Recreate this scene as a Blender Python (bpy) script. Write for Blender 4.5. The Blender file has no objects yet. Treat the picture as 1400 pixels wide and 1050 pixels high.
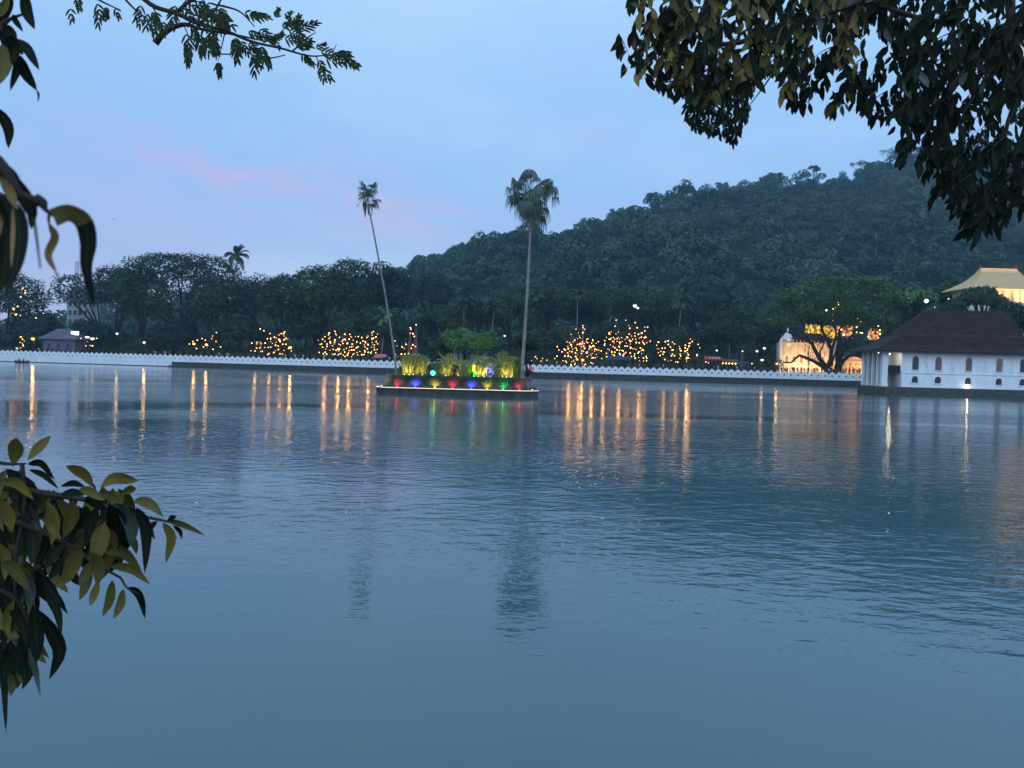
import bpy, math, random
import numpy as np
from mathutils import Vector, Matrix

random.seed(7)
RNG = np.random.default_rng(7)
S = bpy.context.scene
COL = S.collection
R = math.radians

# ------------------------------------------------------------------ camera
F = 1050.0            # focal length in pixels of the 1400 px wide photograph
CAM_H = 3.6
YH = 494.5            # height of the horizon in the levelled picture
PITCH = math.atan((525 - YH) / F)
ROLL = R(1.5)
cam_d = bpy.data.cameras.new('camera')
cam = bpy.data.objects.new('camera', cam_d)
COL.objects.link(cam)
S.camera = cam
cam_d.sensor_width = 36.0
cam_d.lens = 27.0
cam_d.clip_start = 0.05
cam_d.clip_end = 6000
cam_d.dof.use_dof = True
cam_d.dof.focus_distance = 110.0
cam_d.dof.aperture_fstop = 9.0
RIGHT = Vector((1, 0, 0))
FWD = Vector((0, math.cos(PITCH), -math.sin(PITCH)))
UP = Vector((0, math.sin(PITCH), math.cos(PITCH)))
cr, sr = math.cos(ROLL), math.sin(ROLL)
cx_ = RIGHT * cr + UP * sr
cy_ = UP * cr - RIGHT * sr
cz_ = -FWD
cam.matrix_world = Matrix(((cx_.x, cy_.x, cz_.x, 0), (cx_.y, cy_.y, cz_.y, 0), (cx_.z, cy_.z, cz_.z, CAM_H), (0, 0, 0, 1)))


def P(px, py, D):
    """the point of the scene at distance D along +Y that lies on the sight line of photo pixel px, py"""
    dx, dy = px - 700.0, py - 525.0
    d = cx_ * dx - cy_ * dy + FWD * F
    s = D / d.y
    return Vector((d.x * s, D, CAM_H + d.z * s))


# ------------------------------------------------------------------ render settings and world
S.render.engine = 'CYCLES'
S.view_settings.view_transform = 'Standard'
S.view_settings.look = 'None'
S.view_settings.exposure = 0.0
S.view_settings.gamma = 1.0
S.cycles.use_denoising = True
try:
    S.cycles.denoiser = 'OPENIMAGEDENOISE'
    S.cycles.denoising_input_passes = 'RGB_ALBEDO_NORMAL'
except Exception:
    pass
S.cycles.max_bounces = 6
S.cycles.diffuse_bounces = 2
S.cycles.glossy_bounces = 3
S.cycles.transmission_bounces = 2
S.cycles.volume_bounces = 0
S.cycles.transparent_max_bounces = 4
S.cycles.sample_clamp_indirect = 4.0
S.cycles.caustics_reflective = False
S.cycles.caustics_refractive = False

W = bpy.data.worlds.new("World")
S.world = W
W.use_nodes = True
wn, wl = W.node_tree.nodes, W.node_tree.links
for n in list(wn):
    wn.remove(n)
w_out = wn.new('ShaderNodeOutputWorld')
SUN_EL, SUN_ROT = R(3.0), R(215)
sky = wn.new('ShaderNodeTexSky')
sky.sky_type = 'NISHITA'
sky.sun_disc = False
sky.sun_elevation = SUN_EL
sky.sun_rotation = SUN_ROT
sky.air_density = 1.0
sky.dust_density = 0.6
sky.ozone_density = 2.0
bg_sky = wn.new('ShaderNodeBackground')
bg_sky.inputs['Strength'].default_value = 0.05
wl.new(sky.outputs[0], bg_sky.inputs['Color'])
# evening cloud sheet scatters the twilight evenly; the graded colour below stands for it
tc = wn.new('ShaderNodeTexCoord')
sep = wn.new('ShaderNodeSeparateXYZ')
wl.new(tc.outputs['Generated'], sep.inputs[0])
ramp = wn.new('ShaderNodeValToRGB')
wl.new(sep.outputs['Z'], ramp.inputs[0])
cre = ramp.color_ramp
cre.elements[0].position = 0.0
cre.elements[0].color = (.31, .40, .67, 1)
cre.elements[1].position = 1.0
cre.elements[1].color = (.28, .46, .70, 1)
for p_, c_ in ((.10, (.30, .41, .70, 1)), (.2, (.255, .43, .74, 1)), (.32, (.27, .475, .77, 1)), (.44, (.34, .57, .83, 1)), (.6, (.34, .55, .78, 1))):
    e = cre.elements.new(p_)
    e.color = c_


def wnoise(scale, stretch, detail, lo, hi, off=(0, 0, 0), rough=.55):
    mp = wn.new('ShaderNodeMapping')
    mp.inputs['Scale'].default_value = stretch
    mp.inputs['Location'].default_value = off
    wl.new(tc.outputs['Generated'], mp.inputs[0])
    nz = wn.new('ShaderNodeTexNoise')
    nz.inputs['Scale'].default_value = scale
    nz.inputs['Detail'].default_value = detail
    nz.inputs['Roughness'].default_value = rough
    wl.new(mp.outputs[0], nz.inputs['Vector'])
    mr = wn.new('ShaderNodeMapRange')
    mr.interpolation_type = 'SMOOTHSTEP'
    mr.inputs['From Min'].default_value = lo
    mr.inputs['From Max'].default_value = hi
    wl.new(nz.outputs['Fac'], mr.inputs['Value'])
    return mr.outputs[0]


def wmath(op, a, b=None, c=None):
    m = wn.new('ShaderNodeMath')
    m.operation = op
    for i, v in enumerate((a, b, c)):
        if v is None:
            continue
        if isinstance(v, (int, float)):
            m.inputs[i].default_value = v
        else:
            wl.new(v, m.inputs[i])
    return m.outputs[0]


def wmix(fac, a, col):
    m = wn.new('ShaderNodeMix')
    m.data_type = 'RGBA'
    wl.new(fac, m.inputs[0])
    wl.new(a, m.inputs[6])
    m.inputs[7].default_value = col
    return m.outputs[2]


# high thin veil, then the pink evening streak of cloud low on the left, lying along a tilted line
veil = wnoise(2.2, (1, 1, 3.0), 4, .48, .78, (3, 1, 0))
colr = wmix(wmath('MULTIPLY', veil, .75), ramp.outputs[0], (.43, .57, .77, 1))
# elevation line of the streak: z = .1735 - .106 x
line = wmath('ADD', wmath('MULTIPLY', sep.outputs['X'], .106), wmath('SUBTRACT', sep.outputs['Z'], .1735))
band = wmath('SUBTRACT', 1.0, wmath('SMOOTH_MIN', wmath('DIVIDE', wmath('ABSOLUTE', line), .055), 1.0, .15))
n_st = wnoise(7.0, (1.0, 1.0, 3.5), 6, .34, .60, (.4, 0, 1.3), .62)
xr = wn.new('ShaderNodeMapRange')
xr.interpolation_type = 'SMOOTHSTEP'
xr.inputs['From Min'].default_value = -.62
xr.inputs['From Max'].default_value = -.30
wl.new(sep.outputs['X'], xr.inputs['Value'])
xr2 = wn.new('ShaderNodeMapRange')
xr2.interpolation_type = 'SMOOTHSTEP'
xr2.inputs['From Min'].default_value = .02
xr2.inputs['From Max'].default_value = -.16
wl.new(sep.outputs['X'], xr2.inputs['Value'])
st = wmath('MULTIPLY', wmath('MULTIPLY', band, n_st), wmath('MULTIPLY', xr.outputs[0], xr2.outputs[0]))
st2 = wmath('MULTIPLY', wmath('MULTIPLY', st, 1.0), wmath('GREATER_THAN', sep.outputs['Y'], 0.0))
colr = wmix(wmath('MULTIPLY', st2, 1.0), colr, (.46, .40, .66, 1))
pinkw = wnoise(3.0, (1, 1, 4), 3, .46, .75, (7, 2, 5))
colr = wmix(wmath('MULTIPLY', pinkw, .45), colr, (.39, .42, .68, 1))
bg_c = wn.new('ShaderNodeBackground')
wl.new(colr, bg_c.inputs['Color'])
# unseen sky behind the camera, brightness added to light the facades facing it
yback = wn.new('ShaderNodeMapRange')
yback.interpolation_type = 'SMOOTHSTEP'
yback.inputs['From Min'].default_value = .15
yback.inputs['From Max'].default_value = -.6
yback.inputs['To Min'].default_value = 1.20
yback.inputs['To Max'].default_value = 2.3
wl.new(sep.outputs['Y'], yback.inputs['Value'])
wl.new(yback.outputs[0], bg_c.inputs['Strength'])
ws = wn.new('ShaderNodeAddShader')
wl.new(bg_sky.outputs[0], ws.inputs[0])
wl.new(bg_c.outputs[0], ws.inputs[1])
wl.new(ws.outputs[0], w_out.inputs['Surface'])

sun_d = bpy.data.lights.new('sun', 'SUN')
sun_d.energy = 0.10
sun_d.angle = R(25)
sun_d.color = (1.0, .86, .80)
sun = bpy.data.objects.new('sun', sun_d)
COL.objects.link(sun)
sun.rotation_euler = (R(62), 0, R(-35))


# ------------------------------------------------------------------ materials
def vein_nodes(nt, cin):
    """pale midrib and faint side veins from the leaf's own across / along attributes"""
    L = nt.links.new

    def att(n_):
        a = nt.nodes.new('ShaderNodeAttribute')
        a.attribute_name = n_
        return a.outputs['Fac']

    def m(op, a, b_=None):
        q = nt.nodes.new('ShaderNodeMath')
        q.operation = op
        for i, v in enumerate((a, b_)):
            if v is None:
                continue
            if isinstance(v, (int, float)):
                q.inputs[i].default_value = v
            else:
                L(v, q.inputs[i])
        return q.outputs[0]
    ac, al = att('across'), att('along')
    rib = m('LESS_THAN', ac, .09)
    sv = m('GREATER_THAN', m('SINE', m('MULTIPLY', m('SUBTRACT', m('MULTIPLY', al, 9.0), m('MULTIPLY', ac, 1.6)), 6.283)), .80)
    f = m('ADD', m('MULTIPLY', rib, .55), m('MULTIPLY', sv, .16))
    mx = nt.nodes.new('ShaderNodeMix')
    mx.data_type = 'RGBA'
    mx.blend_type = 'ADD'
    L(f, mx.inputs[0])
    L(cin, mx.inputs[6])
    mx.inputs[7].default_value = (.022, .027, .008, 1)
    return mx.outputs[2]


def mat(name, col, rough=.7, spec=.3, noise=None, metal=0.0, emit=None, estr=0.0, bump=None, alt=None, isle=0, stretch=None, veins=False):
    m = bpy.data.materials.new(name)
    m.use_nodes = True
    nt = m.node_tree
    b = nt.nodes['Principled BSDF']
    b.inputs['Base Color'].default_value = (*col, 1)
    b.inputs['Roughness'].default_value = rough
    b.inputs['Specular IOR Level'].default_value = spec
    b.inputs['Metallic'].default_value = metal
    if emit:
        b.inputs['Emission Color'].default_value = (*emit, 1)
        b.inputs['Emission Strength'].default_value = estr
    if isle:
        pass
    if alt or bump:
        t = nt.nodes.new('ShaderNodeTexCoord')
        if stretch:
            mp_ = nt.nodes.new('ShaderNodeMapping')
            mp_.inputs['Scale'].default_value = stretch
            nt.links.new(t.outputs['Object'], mp_.inputs[0])
        nz = nt.nodes.new('ShaderNodeTexNoise')
        nz.inputs['Scale'].default_value = noise or 1.0
        nz.inputs['Detail'].default_value = 5
        nz.inputs['Roughness'].default_value = .65
        nt.links.new(mp_.outputs[0] if stretch else t.outputs['Object'], nz.inputs['Vector'])
        if alt:
            rp = nt.nodes.new('ShaderNodeValToRGB')
            rp.color_ramp.elements[0].position = .32
            rp.color_ramp.elements[0].color = (*alt, 1)
            rp.color_ramp.elements[1].position = .68
            rp.color_ramp.elements[1].color = (*col, 1)
            nt.links.new(nz.outputs['Fac'], rp.inputs[0])
            cout = rp.outputs[0]
            if veins:
                cout = vein_nodes(nt, cout)
            if isle:
                gi = nt.nodes.new('ShaderNodeNewGeometry')
                mr = nt.nodes.new('ShaderNodeMapRange')
                mr.inputs['To Min'].default_value = 1 - isle
                mr.inputs['To Max'].default_value = 1 + isle
                nt.links.new(gi.outputs['Random Per Island'], mr.inputs['Value'])
                hv = nt.nodes.new('ShaderNodeHueSaturation')
                nt.links.new(mr.outputs[0], hv.inputs['Value'])
                nt.links.new(cout, hv.inputs['Color'])
                cout = hv.outputs[0]
            nt.links.new(cout, b.inputs['Base Color'])
        if bump:
            bp = nt.nodes.new('ShaderNodeBump')
            bp.inputs['Distance'].default_value = bump
            nt.links.new(nz.outputs['Fac'], bp.inputs['Height'])
            nt.links.new(bp.outputs[0], b.inputs['Normal'])
    return m


M = {}
M['bark'] = mat('bark', (.045, .040, .034), .9, .2, 1.5, alt=(.022, .020, .018))
M['palm_bark'] = mat('palm bark', (.26, .25, .22), .9, .2, 2.0, alt=(.14, .13, .115))
M['leaf_a'] = mat('dark green foliage', (.030, .062, .028), .65, .15, .35, alt=(.014, .032, .018), isle=.30)
M['leaf_b'] = mat('mid green foliage', (.046, .086, .034), .65, .15, .35, alt=(.024, .050, .024), isle=.30)
M['leaf_rain'] = mat('rain tree foliage', (.075, .135, .042), .65, .15, .35, alt=(.040, .082, .030), isle=.30)
M['leaf_c'] = mat('blue green foliage', (.024, .052, .032), .65, .15, .3, alt=(.012, .030, .022), isle=.30)
M['leaf_d'] = mat('light green foliage', (.10, .19, .06), .6, .25, .5, alt=(.05, .10, .035), isle=.30)
for i_, (c1_, c2_) in enumerate((((.036, .090, .048), (.024, .062, .038)), ((.050, .112, .052), (.034, .080, .042)), ((.022, .058, .040), (.014, .042, .032)), ((.060, .100, .060), (.042, .076, .048)))):
    M['forest%d' % i_] = mat('forest foliage', c1_, .7, .15, .2, alt=c2_, isle=.25)
M['ground'] = mat('ground', (.06, .07, .045), .95, .1, .05, alt=(.03, .045, .025))
M['bank'] = mat('bank', (.11, .10, .08), .95, .1, 2.0, alt=(.06, .06, .05))
M['path'] = mat('path', (.24, .22, .20), .9, .1, 1.0, alt=(.17, .16, .15))
M['white'] = mat('whitewash', (.82, .83, .82), .75, .2, 1.1, alt=(.66, .68, .67), stretch=(1, 1, .35))
M['pale_wall'] = mat('greyish render', (.34, .35, .36), .8, .2, .5, alt=(.24, .25, .27))
M['white_clean'] = mat('white paint', (.80, .81, .80), .7, .2, .25, alt=(.70, .72, .72))
M['stone'] = mat('dark stone', (.085, .08, .072), .9, .2, 1.3, alt=(.035, .036, .034), bump=.04)
M['stone_moss'] = mat('mossy stone', (.10, .098, .085), .9, .2, 1.6, alt=(.04, .044, .034), bump=.05)
M['metal_dark'] = mat('dark metal', (.03, .03, .032), .5, .4)
M['cable'] = mat('cable', (.012, .012, .012), .7, .2)
M['dark'] = mat('near black', (.012, .013, .016), .6, .3)  # painted as shade in niches and pilaster gaps; also door and balcony
M['glass'] = mat('dark window pane', (.02, .022, .03), .12, .5)
M['tile'] = mat('dark roof tiles', (.080, .046, .042), .9, .12, .6, alt=(.040, .028, .030))
M['gold'] = mat('gold roof', (.64, .39, .15), .6, .3, .5, alt=(.56, .38, .21))
M['cream'] = mat('cream plaster', (.70, .56, .38), .8, .2, .9, alt=(.46, .34, .22))
M['shutter'] = mat('pinkish shutter', (.42, .28, .20), .7, .2, .5, alt=(.30, .20, .14))
M['grey_roof'] = mat('grey roof', (.16, .17, .19), .6, .3, .4, alt=(.11, .12, .14))


def emis(name, col, s):
    m = bpy.data.materials.new(name)
    m.use_nodes = True
    nt = m.node_tree
    for n in list(nt.nodes):
        nt.nodes.remove(n)
    o = nt.nodes.new('ShaderNodeOutputMaterial')
    e_ = nt.nodes.new('ShaderNodeEmission')
    e_.inputs[0].default_value = (*col, 1)
    e_.inputs[1].default_value = s
    nt.links.new(e_.outputs[0], o.inputs[0])
    return m


M['bulb'] = emis('warm bulb', (1.0, .43, .12), 7.5)
M['bulb_white'] = emis('pale bulb', (1.0, .86, .62), 3.0)
M['lamp_orange'] = emis('orange lamp', (1.0, .36, .06), 8)
M['lamp_yellow'] = emis('yellow lamp', (1.0, .52, .10), 7)
M['lamp_white'] = emis('white lamp', (.80, 1.0, .78), 8)
M['panel_white'] = emis('lit white panel', (1.0, .93, .80), 2.6)
M['rope'] = emis('rope light', (1.0, .80, .58), 1.6)
for k_, c_ in (('red', (1.0, .06, .08)), ('blue', (.07, .10, 1.0)), ('yellow', (1.0, .85, .04)), ('green', (.03, 1.0, .12)), ('pink', (1.0, .25, .3)), ('cyan', (.1, 1.0, .6))):
    M['e_' + k_] = emis(k_ + ' lamp', c_, 6.0)

# brick joints on tile roofs: fine rows through a wave bump
def rows_bump(m, scale, dist, axis='Z'):
    nt = m.node_tree
    t = nt.nodes.new('ShaderNodeTexCoord')
    w_ = nt.nodes.new('ShaderNodeTexWave')
    w_.bands_direction = axis
    w_.inputs['Scale'].default_value = scale
    w_.inputs['Distortion'].default_value = .6
    nt.links.new(t.outputs['Object'], w_.inputs['Vector'])
    bp = nt.nodes.new('ShaderNodeBump')
    bp.inputs['Distance'].default_value = dist
    nt.links.new(w_.outputs['Fac'], bp.inputs['Height'])
    nt.links.new(bp.outputs[0], nt.nodes['Principled BSDF'].inputs['Normal'])


rows_bump(M['tile'], .8, .35)
rows_bump(M['gold'], .9, .06)

# ------------------------------------------------------------------ mesh helpers
class MB:
    def __init__(self):
        self.v, self.f, self.n, self.m, self.at = [], [], 0, [], []

    def add(self, v, f, mi=0, attr=None):
        v = np.asarray(v, float).reshape(-1, 3)
        if attr is not None:
            self.at.append((self.n, attr))
        for q in f:
            self.f.append([i + self.n for i in q])
            self.m.append(mi)
        self.v.append(v)
        self.n += len(v)
        return self

    def box(self, c, s, rz=0, mi=0, taper=1.0):
        sx, sy, sz = s[0] / 2, s[1] / 2, s[2] / 2
        pts = []
        for z, k in ((-sz, 1), (sz, taper)):
            for x, y in ((-sx, -sy), (sx, -sy), (sx, sy), (-sx, sy)):
                x2, y2 = x * k, y * k
                pts.append((c[0] + x2 * math.cos(rz) - y2 * math.sin(rz), c[1] + x2 * math.sin(rz) + y2 * math.cos(rz), c[2] + z))
        return self.add(pts, [(0, 3, 2, 1), (4, 5, 6, 7), (0, 1, 5, 4), (1, 2, 6, 5), (2, 3, 7, 6), (3, 0, 4, 7)], mi)

    def tube(self, pts, rad, n=6, mi=0, cap=True):
        pts = [Vector(p) for p in pts]
        if not hasattr(rad, '__len__'):
            rad = [rad] * len(pts)
        vs, prev = [], None
        for i, p in enumerate(pts):
            d = (pts[min(i + 1, len(pts) - 1)] - pts[max(i - 1, 0)])
            d = d.normalized() if d.length > 1e-9 else Vector((0, 0, 1))
            a = d.cross(Vector((0.13, 0.92, 0.37))) if prev is None else prev - d * prev.dot(d)
            if a.length < 1e-5:
                a = d.cross(Vector((1, 0, 0)))
            a.normalize()
            prev = a
            b = d.cross(a)
            for k in range(n):
                t = 2 * math.pi * k / n
                vs.append(p + (a * math.cos(t) + b * math.sin(t)) * rad[i])
        fs = []
        for i in range(len(pts) - 1):
            for k in range(n):
                k2 = (k + 1) % n
                fs.append((i * n + k, i * n + k2, (i + 1) * n + k2, (i + 1) * n + k))
        if cap:
            fs.append(tuple(range(n))[::-1])
            fs.append(tuple(range((len(pts) - 1) * n, len(pts) * n)))
        return self.add([tuple(v) for v in vs], fs, mi)

    def lathe(self, c, prof, n=12, mi=0):
        vs, fs = [], []
        for r_, z in prof:
            for k in range(n):
                t = 2 * math.pi * k / n
                vs.append((c[0] + r_ * math.cos(t), c[1] + r_ * math.sin(t), c[2] + z))
        for i in range(len(prof) - 1):
            for k in range(n):
                k2 = (k + 1) % n
                fs.append((i * n + k, i * n + k2, (i + 1) * n + k2, (i + 1) * n + k))
        return self.add(vs, fs, mi)

    def prism(self, poly, y0, y1, mi=0):
        """poly in x, z; extruded in y"""
        n = len(poly)
        vs = [(x, y0, z) for x, z in poly] + [(x, y1, z) for x, z in poly]
        fs = [tuple(range(n)), tuple(range(n, 2 * n))[::-1]]
        for i in range(n):
            j = (i + 1) % n
            fs.append((i, i + n, j + n, j))
        return self.add(vs, fs, mi)

    def sphere(self, c, r, seg=8, ring=5, mi=0, sc=(1, 1, 1)):
        prof = [(max(1e-4, math.sin(math.pi * i / ring)), -math.cos(math.pi * i / ring)) for i in range(ring + 1)]
        vs, fs = [], []
        for a, z in prof:
            for k in range(seg):
                t = 2 * math.pi * k / seg
                vs.append((c[0] + a * r * math.cos(t) * sc[0], c[1] + a * r * math.sin(t) * sc[1], c[2] + z * r * sc[2]))
        for i in range(ring):
            for k in range(seg):
                k2 = (k + 1) % seg
                fs.append((i * seg + k, i * seg + k2, (i + 1) * seg + k2, (i + 1) * seg + k))
        return self.add(vs, fs, mi)

    def verts(self):
        return np.concatenate(self.v) if self.v else np.zeros((0, 3))


def link(name, me, parent=None):
    o = bpy.data.objects.new(name, me)
    COL.objects.link(o)
    if parent is not None:
        o.parent = parent
    return o


def wloc(o):
    v = Vector(o.location)
    while o.parent:
        o = o.parent
        v = v + Vector(o.location)
    return v


def build(name, mb, mats, parent=None, smooth=False, origin=None):
    """world coordinates in, one mesh object out; children are stored relative to their parent"""
    if not isinstance(mats, (list, tuple)):
        mats = [mats]
    v = mb.verts()
    if parent is not None:
        org = wloc(parent)
    else:
        org = Vector(origin) if origin is not None else Vector(((v[:, 0].min() + v[:, 0].max()) / 2, (v[:, 1].min() + v[:, 1].max()) / 2, v[:, 2].min()))
    me = bpy.data.meshes.new(name)
    me.from_pydata((v - np.array(org)).tolist(), [], mb.f)
    for m in mats:
        me.materials.append(m)
    if len(mats) > 1:
        me.polygons.foreach_set('material_index', mb.m)
    if smooth:
        me.polygons.foreach_set('use_smooth', [True] * len(me.polygons))
    if mb.at:
        ac, al = np.ones(len(v), np.float32), np.zeros(len(v), np.float32)
        for n0, (a_, l_) in mb.at:
            ac[n0:n0 + len(a_)] = a_
            al[n0:n0 + len(l_)] = l_
        for nm_, vals in (('across', ac), ('along', al)):
            me.attributes.new(nm_, 'FLOAT', 'POINT').data.foreach_set('value', vals)
    o = link(name, me, parent)
    if parent is None:
        o.location = org
    return o


def tag(o, label=None, cat=None, group=None, kind=None):
    if label:
        o['label'] = label
    if cat:
        o['category'] = cat
    if group:
        o['group'] = group
    if kind:
        o['kind'] = kind
    return o


def thing(name, loc, label, cat, group=None):
    o = bpy.data.objects.new(name, None)
    o.empty_display_size = .3
    COL.objects.link(o)
    o.location = loc
    return tag(o, label, cat, group)


def quads_mesh(name, V, mats, parent=None, origin=(0, 0, 0), midx=None):
    """V (n,4,3) world coordinates -> one mesh of separate quads, fast"""
    n = len(V)
    if parent is not None:
        origin = wloc(parent)
    me = bpy.data.meshes.new(name)
    me.vertices.add(n * 4)
    me.vertices.foreach_set('co', (V.reshape(-1, 3) - np.array(origin)).astype(np.float32).ravel())
    me.loops.add(n * 4)
    me.loops.foreach_set('vertex_index', np.arange(n * 4, dtype=np.int32))
    me.polygons.add(n)
    me.polygons.foreach_set('loop_start', np.arange(0, n * 4, 4, dtype=np.int32))
    me.polygons.foreach_set('loop_total', np.full(n, 4, dtype=np.int32))
    if not isinstance(mats, (list, tuple)):
        mats = [mats]
    for m in mats:
        me.materials.append(m)
    if midx is not None:
        me.polygons.foreach_set('material_index', midx.astype(np.int32))
    me.update()
    o = link(name, me, parent)
    if parent is None:
        o.location = origin
    return o


def unit(a):
    return a / np.maximum(np.linalg.norm(a, axis=1, keepdims=True), 1e-9)


def cards(C, N, size, asp=.55, jit=.7, rng=RNG, flat=0.0):
    """leaf clumps: pointed diamonds at C facing about N, random turn"""
    n = len(C)
    N = unit(N + rng.normal(0, jit, (n, 3)) + np.array([0, 0, flat]))
    A = unit(np.cross(N, rng.normal(0, 1, (n, 3))))
    B = np.cross(N, A)
    s = size * rng.uniform(.55, 1.45, (n, 1))
    w = s * asp * rng.uniform(.7, 1.3, (n, 1))
    off = rng.uniform(-.2, .2, (n, 1)) * s
    V = np.stack([C - A * s * .5, C - B * w * .5 + A * off, C + A * s * .5, C + B * w * .5 + A * off], 1)
    return V


def crown_lobes(c, r, k, rng, flat=False, lf=(.28, .46)):
    """k lobes inside an envelope ellipsoid; flat = umbrella crown"""
    out = []
    for i in range(k):
        d = unit(rng.normal(0, 1, (1, 3)))[0]
        if flat:
            a = rng.uniform(0, 2 * math.pi)
            q = math.sqrt(rng.uniform(0, 1))
            d = np.array([math.cos(a) * q * .92, math.sin(a) * q * .92, (1 - q ** 2) ** .5 * .78 - .28 + rng.uniform(-.12, .12)])
            pos = np.array(c) + d * np.array(r)
        else:
            d[2] = abs(d[2]) * 1.1 - .45
            pos = np.array(c) + d * np.array(r) * rng.uniform(.45, .78)
        f = rng.uniform(*lf)
        rad = np.array(r) * f
        m = (rad[0] + rad[1] + rad[2]) / 3
        rad = np.array([m * 1.1, m * 1.1, m * (.55 if flat else .8)])
        out.append((pos, rad))
    return out


def lobe_points(lobes, n, rng, up=.25, shell=(.72, 1.08)):
    w = np.array([l[1][0] * l[1][1] for l in lobes])
    idx = rng.choice(len(lobes), n, p=w / w.sum())
    Cc = np.array([l[0] for l in lobes])[idx]
    Rr = np.array([l[1] for l in lobes])[idx]
    d = unit(rng.normal(0, 1, (n, 3)) + np.array([0, 0, up]))
    # ragged outline: radius varies with direction through a cheap harmonic
    wob = 1 + .16 * np.sin(d[:, :1] * 7 + idx[:, None]) * np.cos(d[:, 1:2] * 6 + idx[:, None] * 2.1)
    pts = Cc + d * Rr * rng.uniform(*shell, (n, 1)) * wob
    keep = np.ones(n, bool)
    for j, (c, r_) in enumerate(lobes):
        q = (((pts - c) / r_) ** 2).sum(1)
        keep &= ~((q < .45) & (idx != j))
    return pts[keep], (d / Rr * Rr.mean(1, keepdims=True))[keep]


GZ = 2.0      # ground level along the far shore


def tree(name, px, top, width, D, label, bottom=None, mk='leaf_a', n=3500, card=.55, k=16, flat=False, trunk=True,
         group=None, cat='tree', base_z=None, seed=None, trunk_px=None, rd=.8, tw=.03, sparse=1.0, limbs=7, lf=(.28, .46)):
    rng = np.random.default_rng(seed if seed is not None else int(px * 13 + top * 7))
    base_z = GZ if base_z is None else base_z
    t = P(px, top, D)
    rx = width * D / F / 2
    ry = rx * rd
    zt = t.z
    zb = P(px, bottom, D).z if bottom else base_z + (zt - base_z) * .25
    cz = (zt + zb) / 2
    rz = (zt - zb) / 2
    if flat:
        cz = zb + rz * .7
        rz = (zt - cz) * 1.0
    tx = P(trunk_px, top, D).x if trunk_px else t.x
    root = thing(name, (tx, D, base_z), label, cat, group)
    lobes = crown_lobes((t.x, D, cz), (rx, ry, rz), k, rng, flat, lf)
    # bring the highest lobe to the wanted top
    mx = max(l[0][2] + l[1][2] for l in lobes)
    lobes = [(np.array([l[0][0], l[0][1], base_z + (l[0][2] - base_z) * (zt - base_z) / (mx - base_z)]), l[1]) for l in lobes]
    if trunk:
        tb = MB()
        hgt = zt - base_z
        r0 = hgt * tw
        fork = Vector((tx + rng.uniform(-.3, .3), D, base_z + (zb - base_z) * .55 + hgt * .08))
        tb.tube([(tx, D, base_z - .3), (tx + rng.uniform(-.1, .1), D, (base_z + fork.z) / 2), fork], [r0 * 1.35, r0, r0 * .85], 8)
        order = sorted(range(len(lobes)), key=lambda q: -lobes[q][1][0])[:limbs]
        for q in order:
            c = Vector(lobes[q][0])
            m1 = fork.lerp(c, .5) + Vector((rng.uniform(-.5, .5), rng.uniform(-.5, .5), rng.uniform(-.1, .8)))
            tb.tube([fork - Vector((0, 0, .2)), m1, c], [r0 * .55, r0 * .36, r0 * .12], 5)
            for _ in range(2):
                e_ = c + Vector((rng.uniform(-1, 1) * lobes[q][1][0], rng.uniform(-1, 1) * lobes[q][1][1], rng.uniform(0, 1) * lobes[q][1][2]))
                tb.tube([m1, m1.lerp(e_, .6) + Vector((0, 0, .3)), e_], [r0 * .25, r0 * .15, r0 * .04], 4)
        build('trunk', tb, M['bark'], root, True)
    pts, nrm = lobe_points(lobes, int(n * sparse), rng, shell=(.6, 1.12))
    V = cards(pts, nrm, card, rng=rng, jit=.55)
    quads_mesh('crown', V, M[mk], root)
    return root


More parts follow.
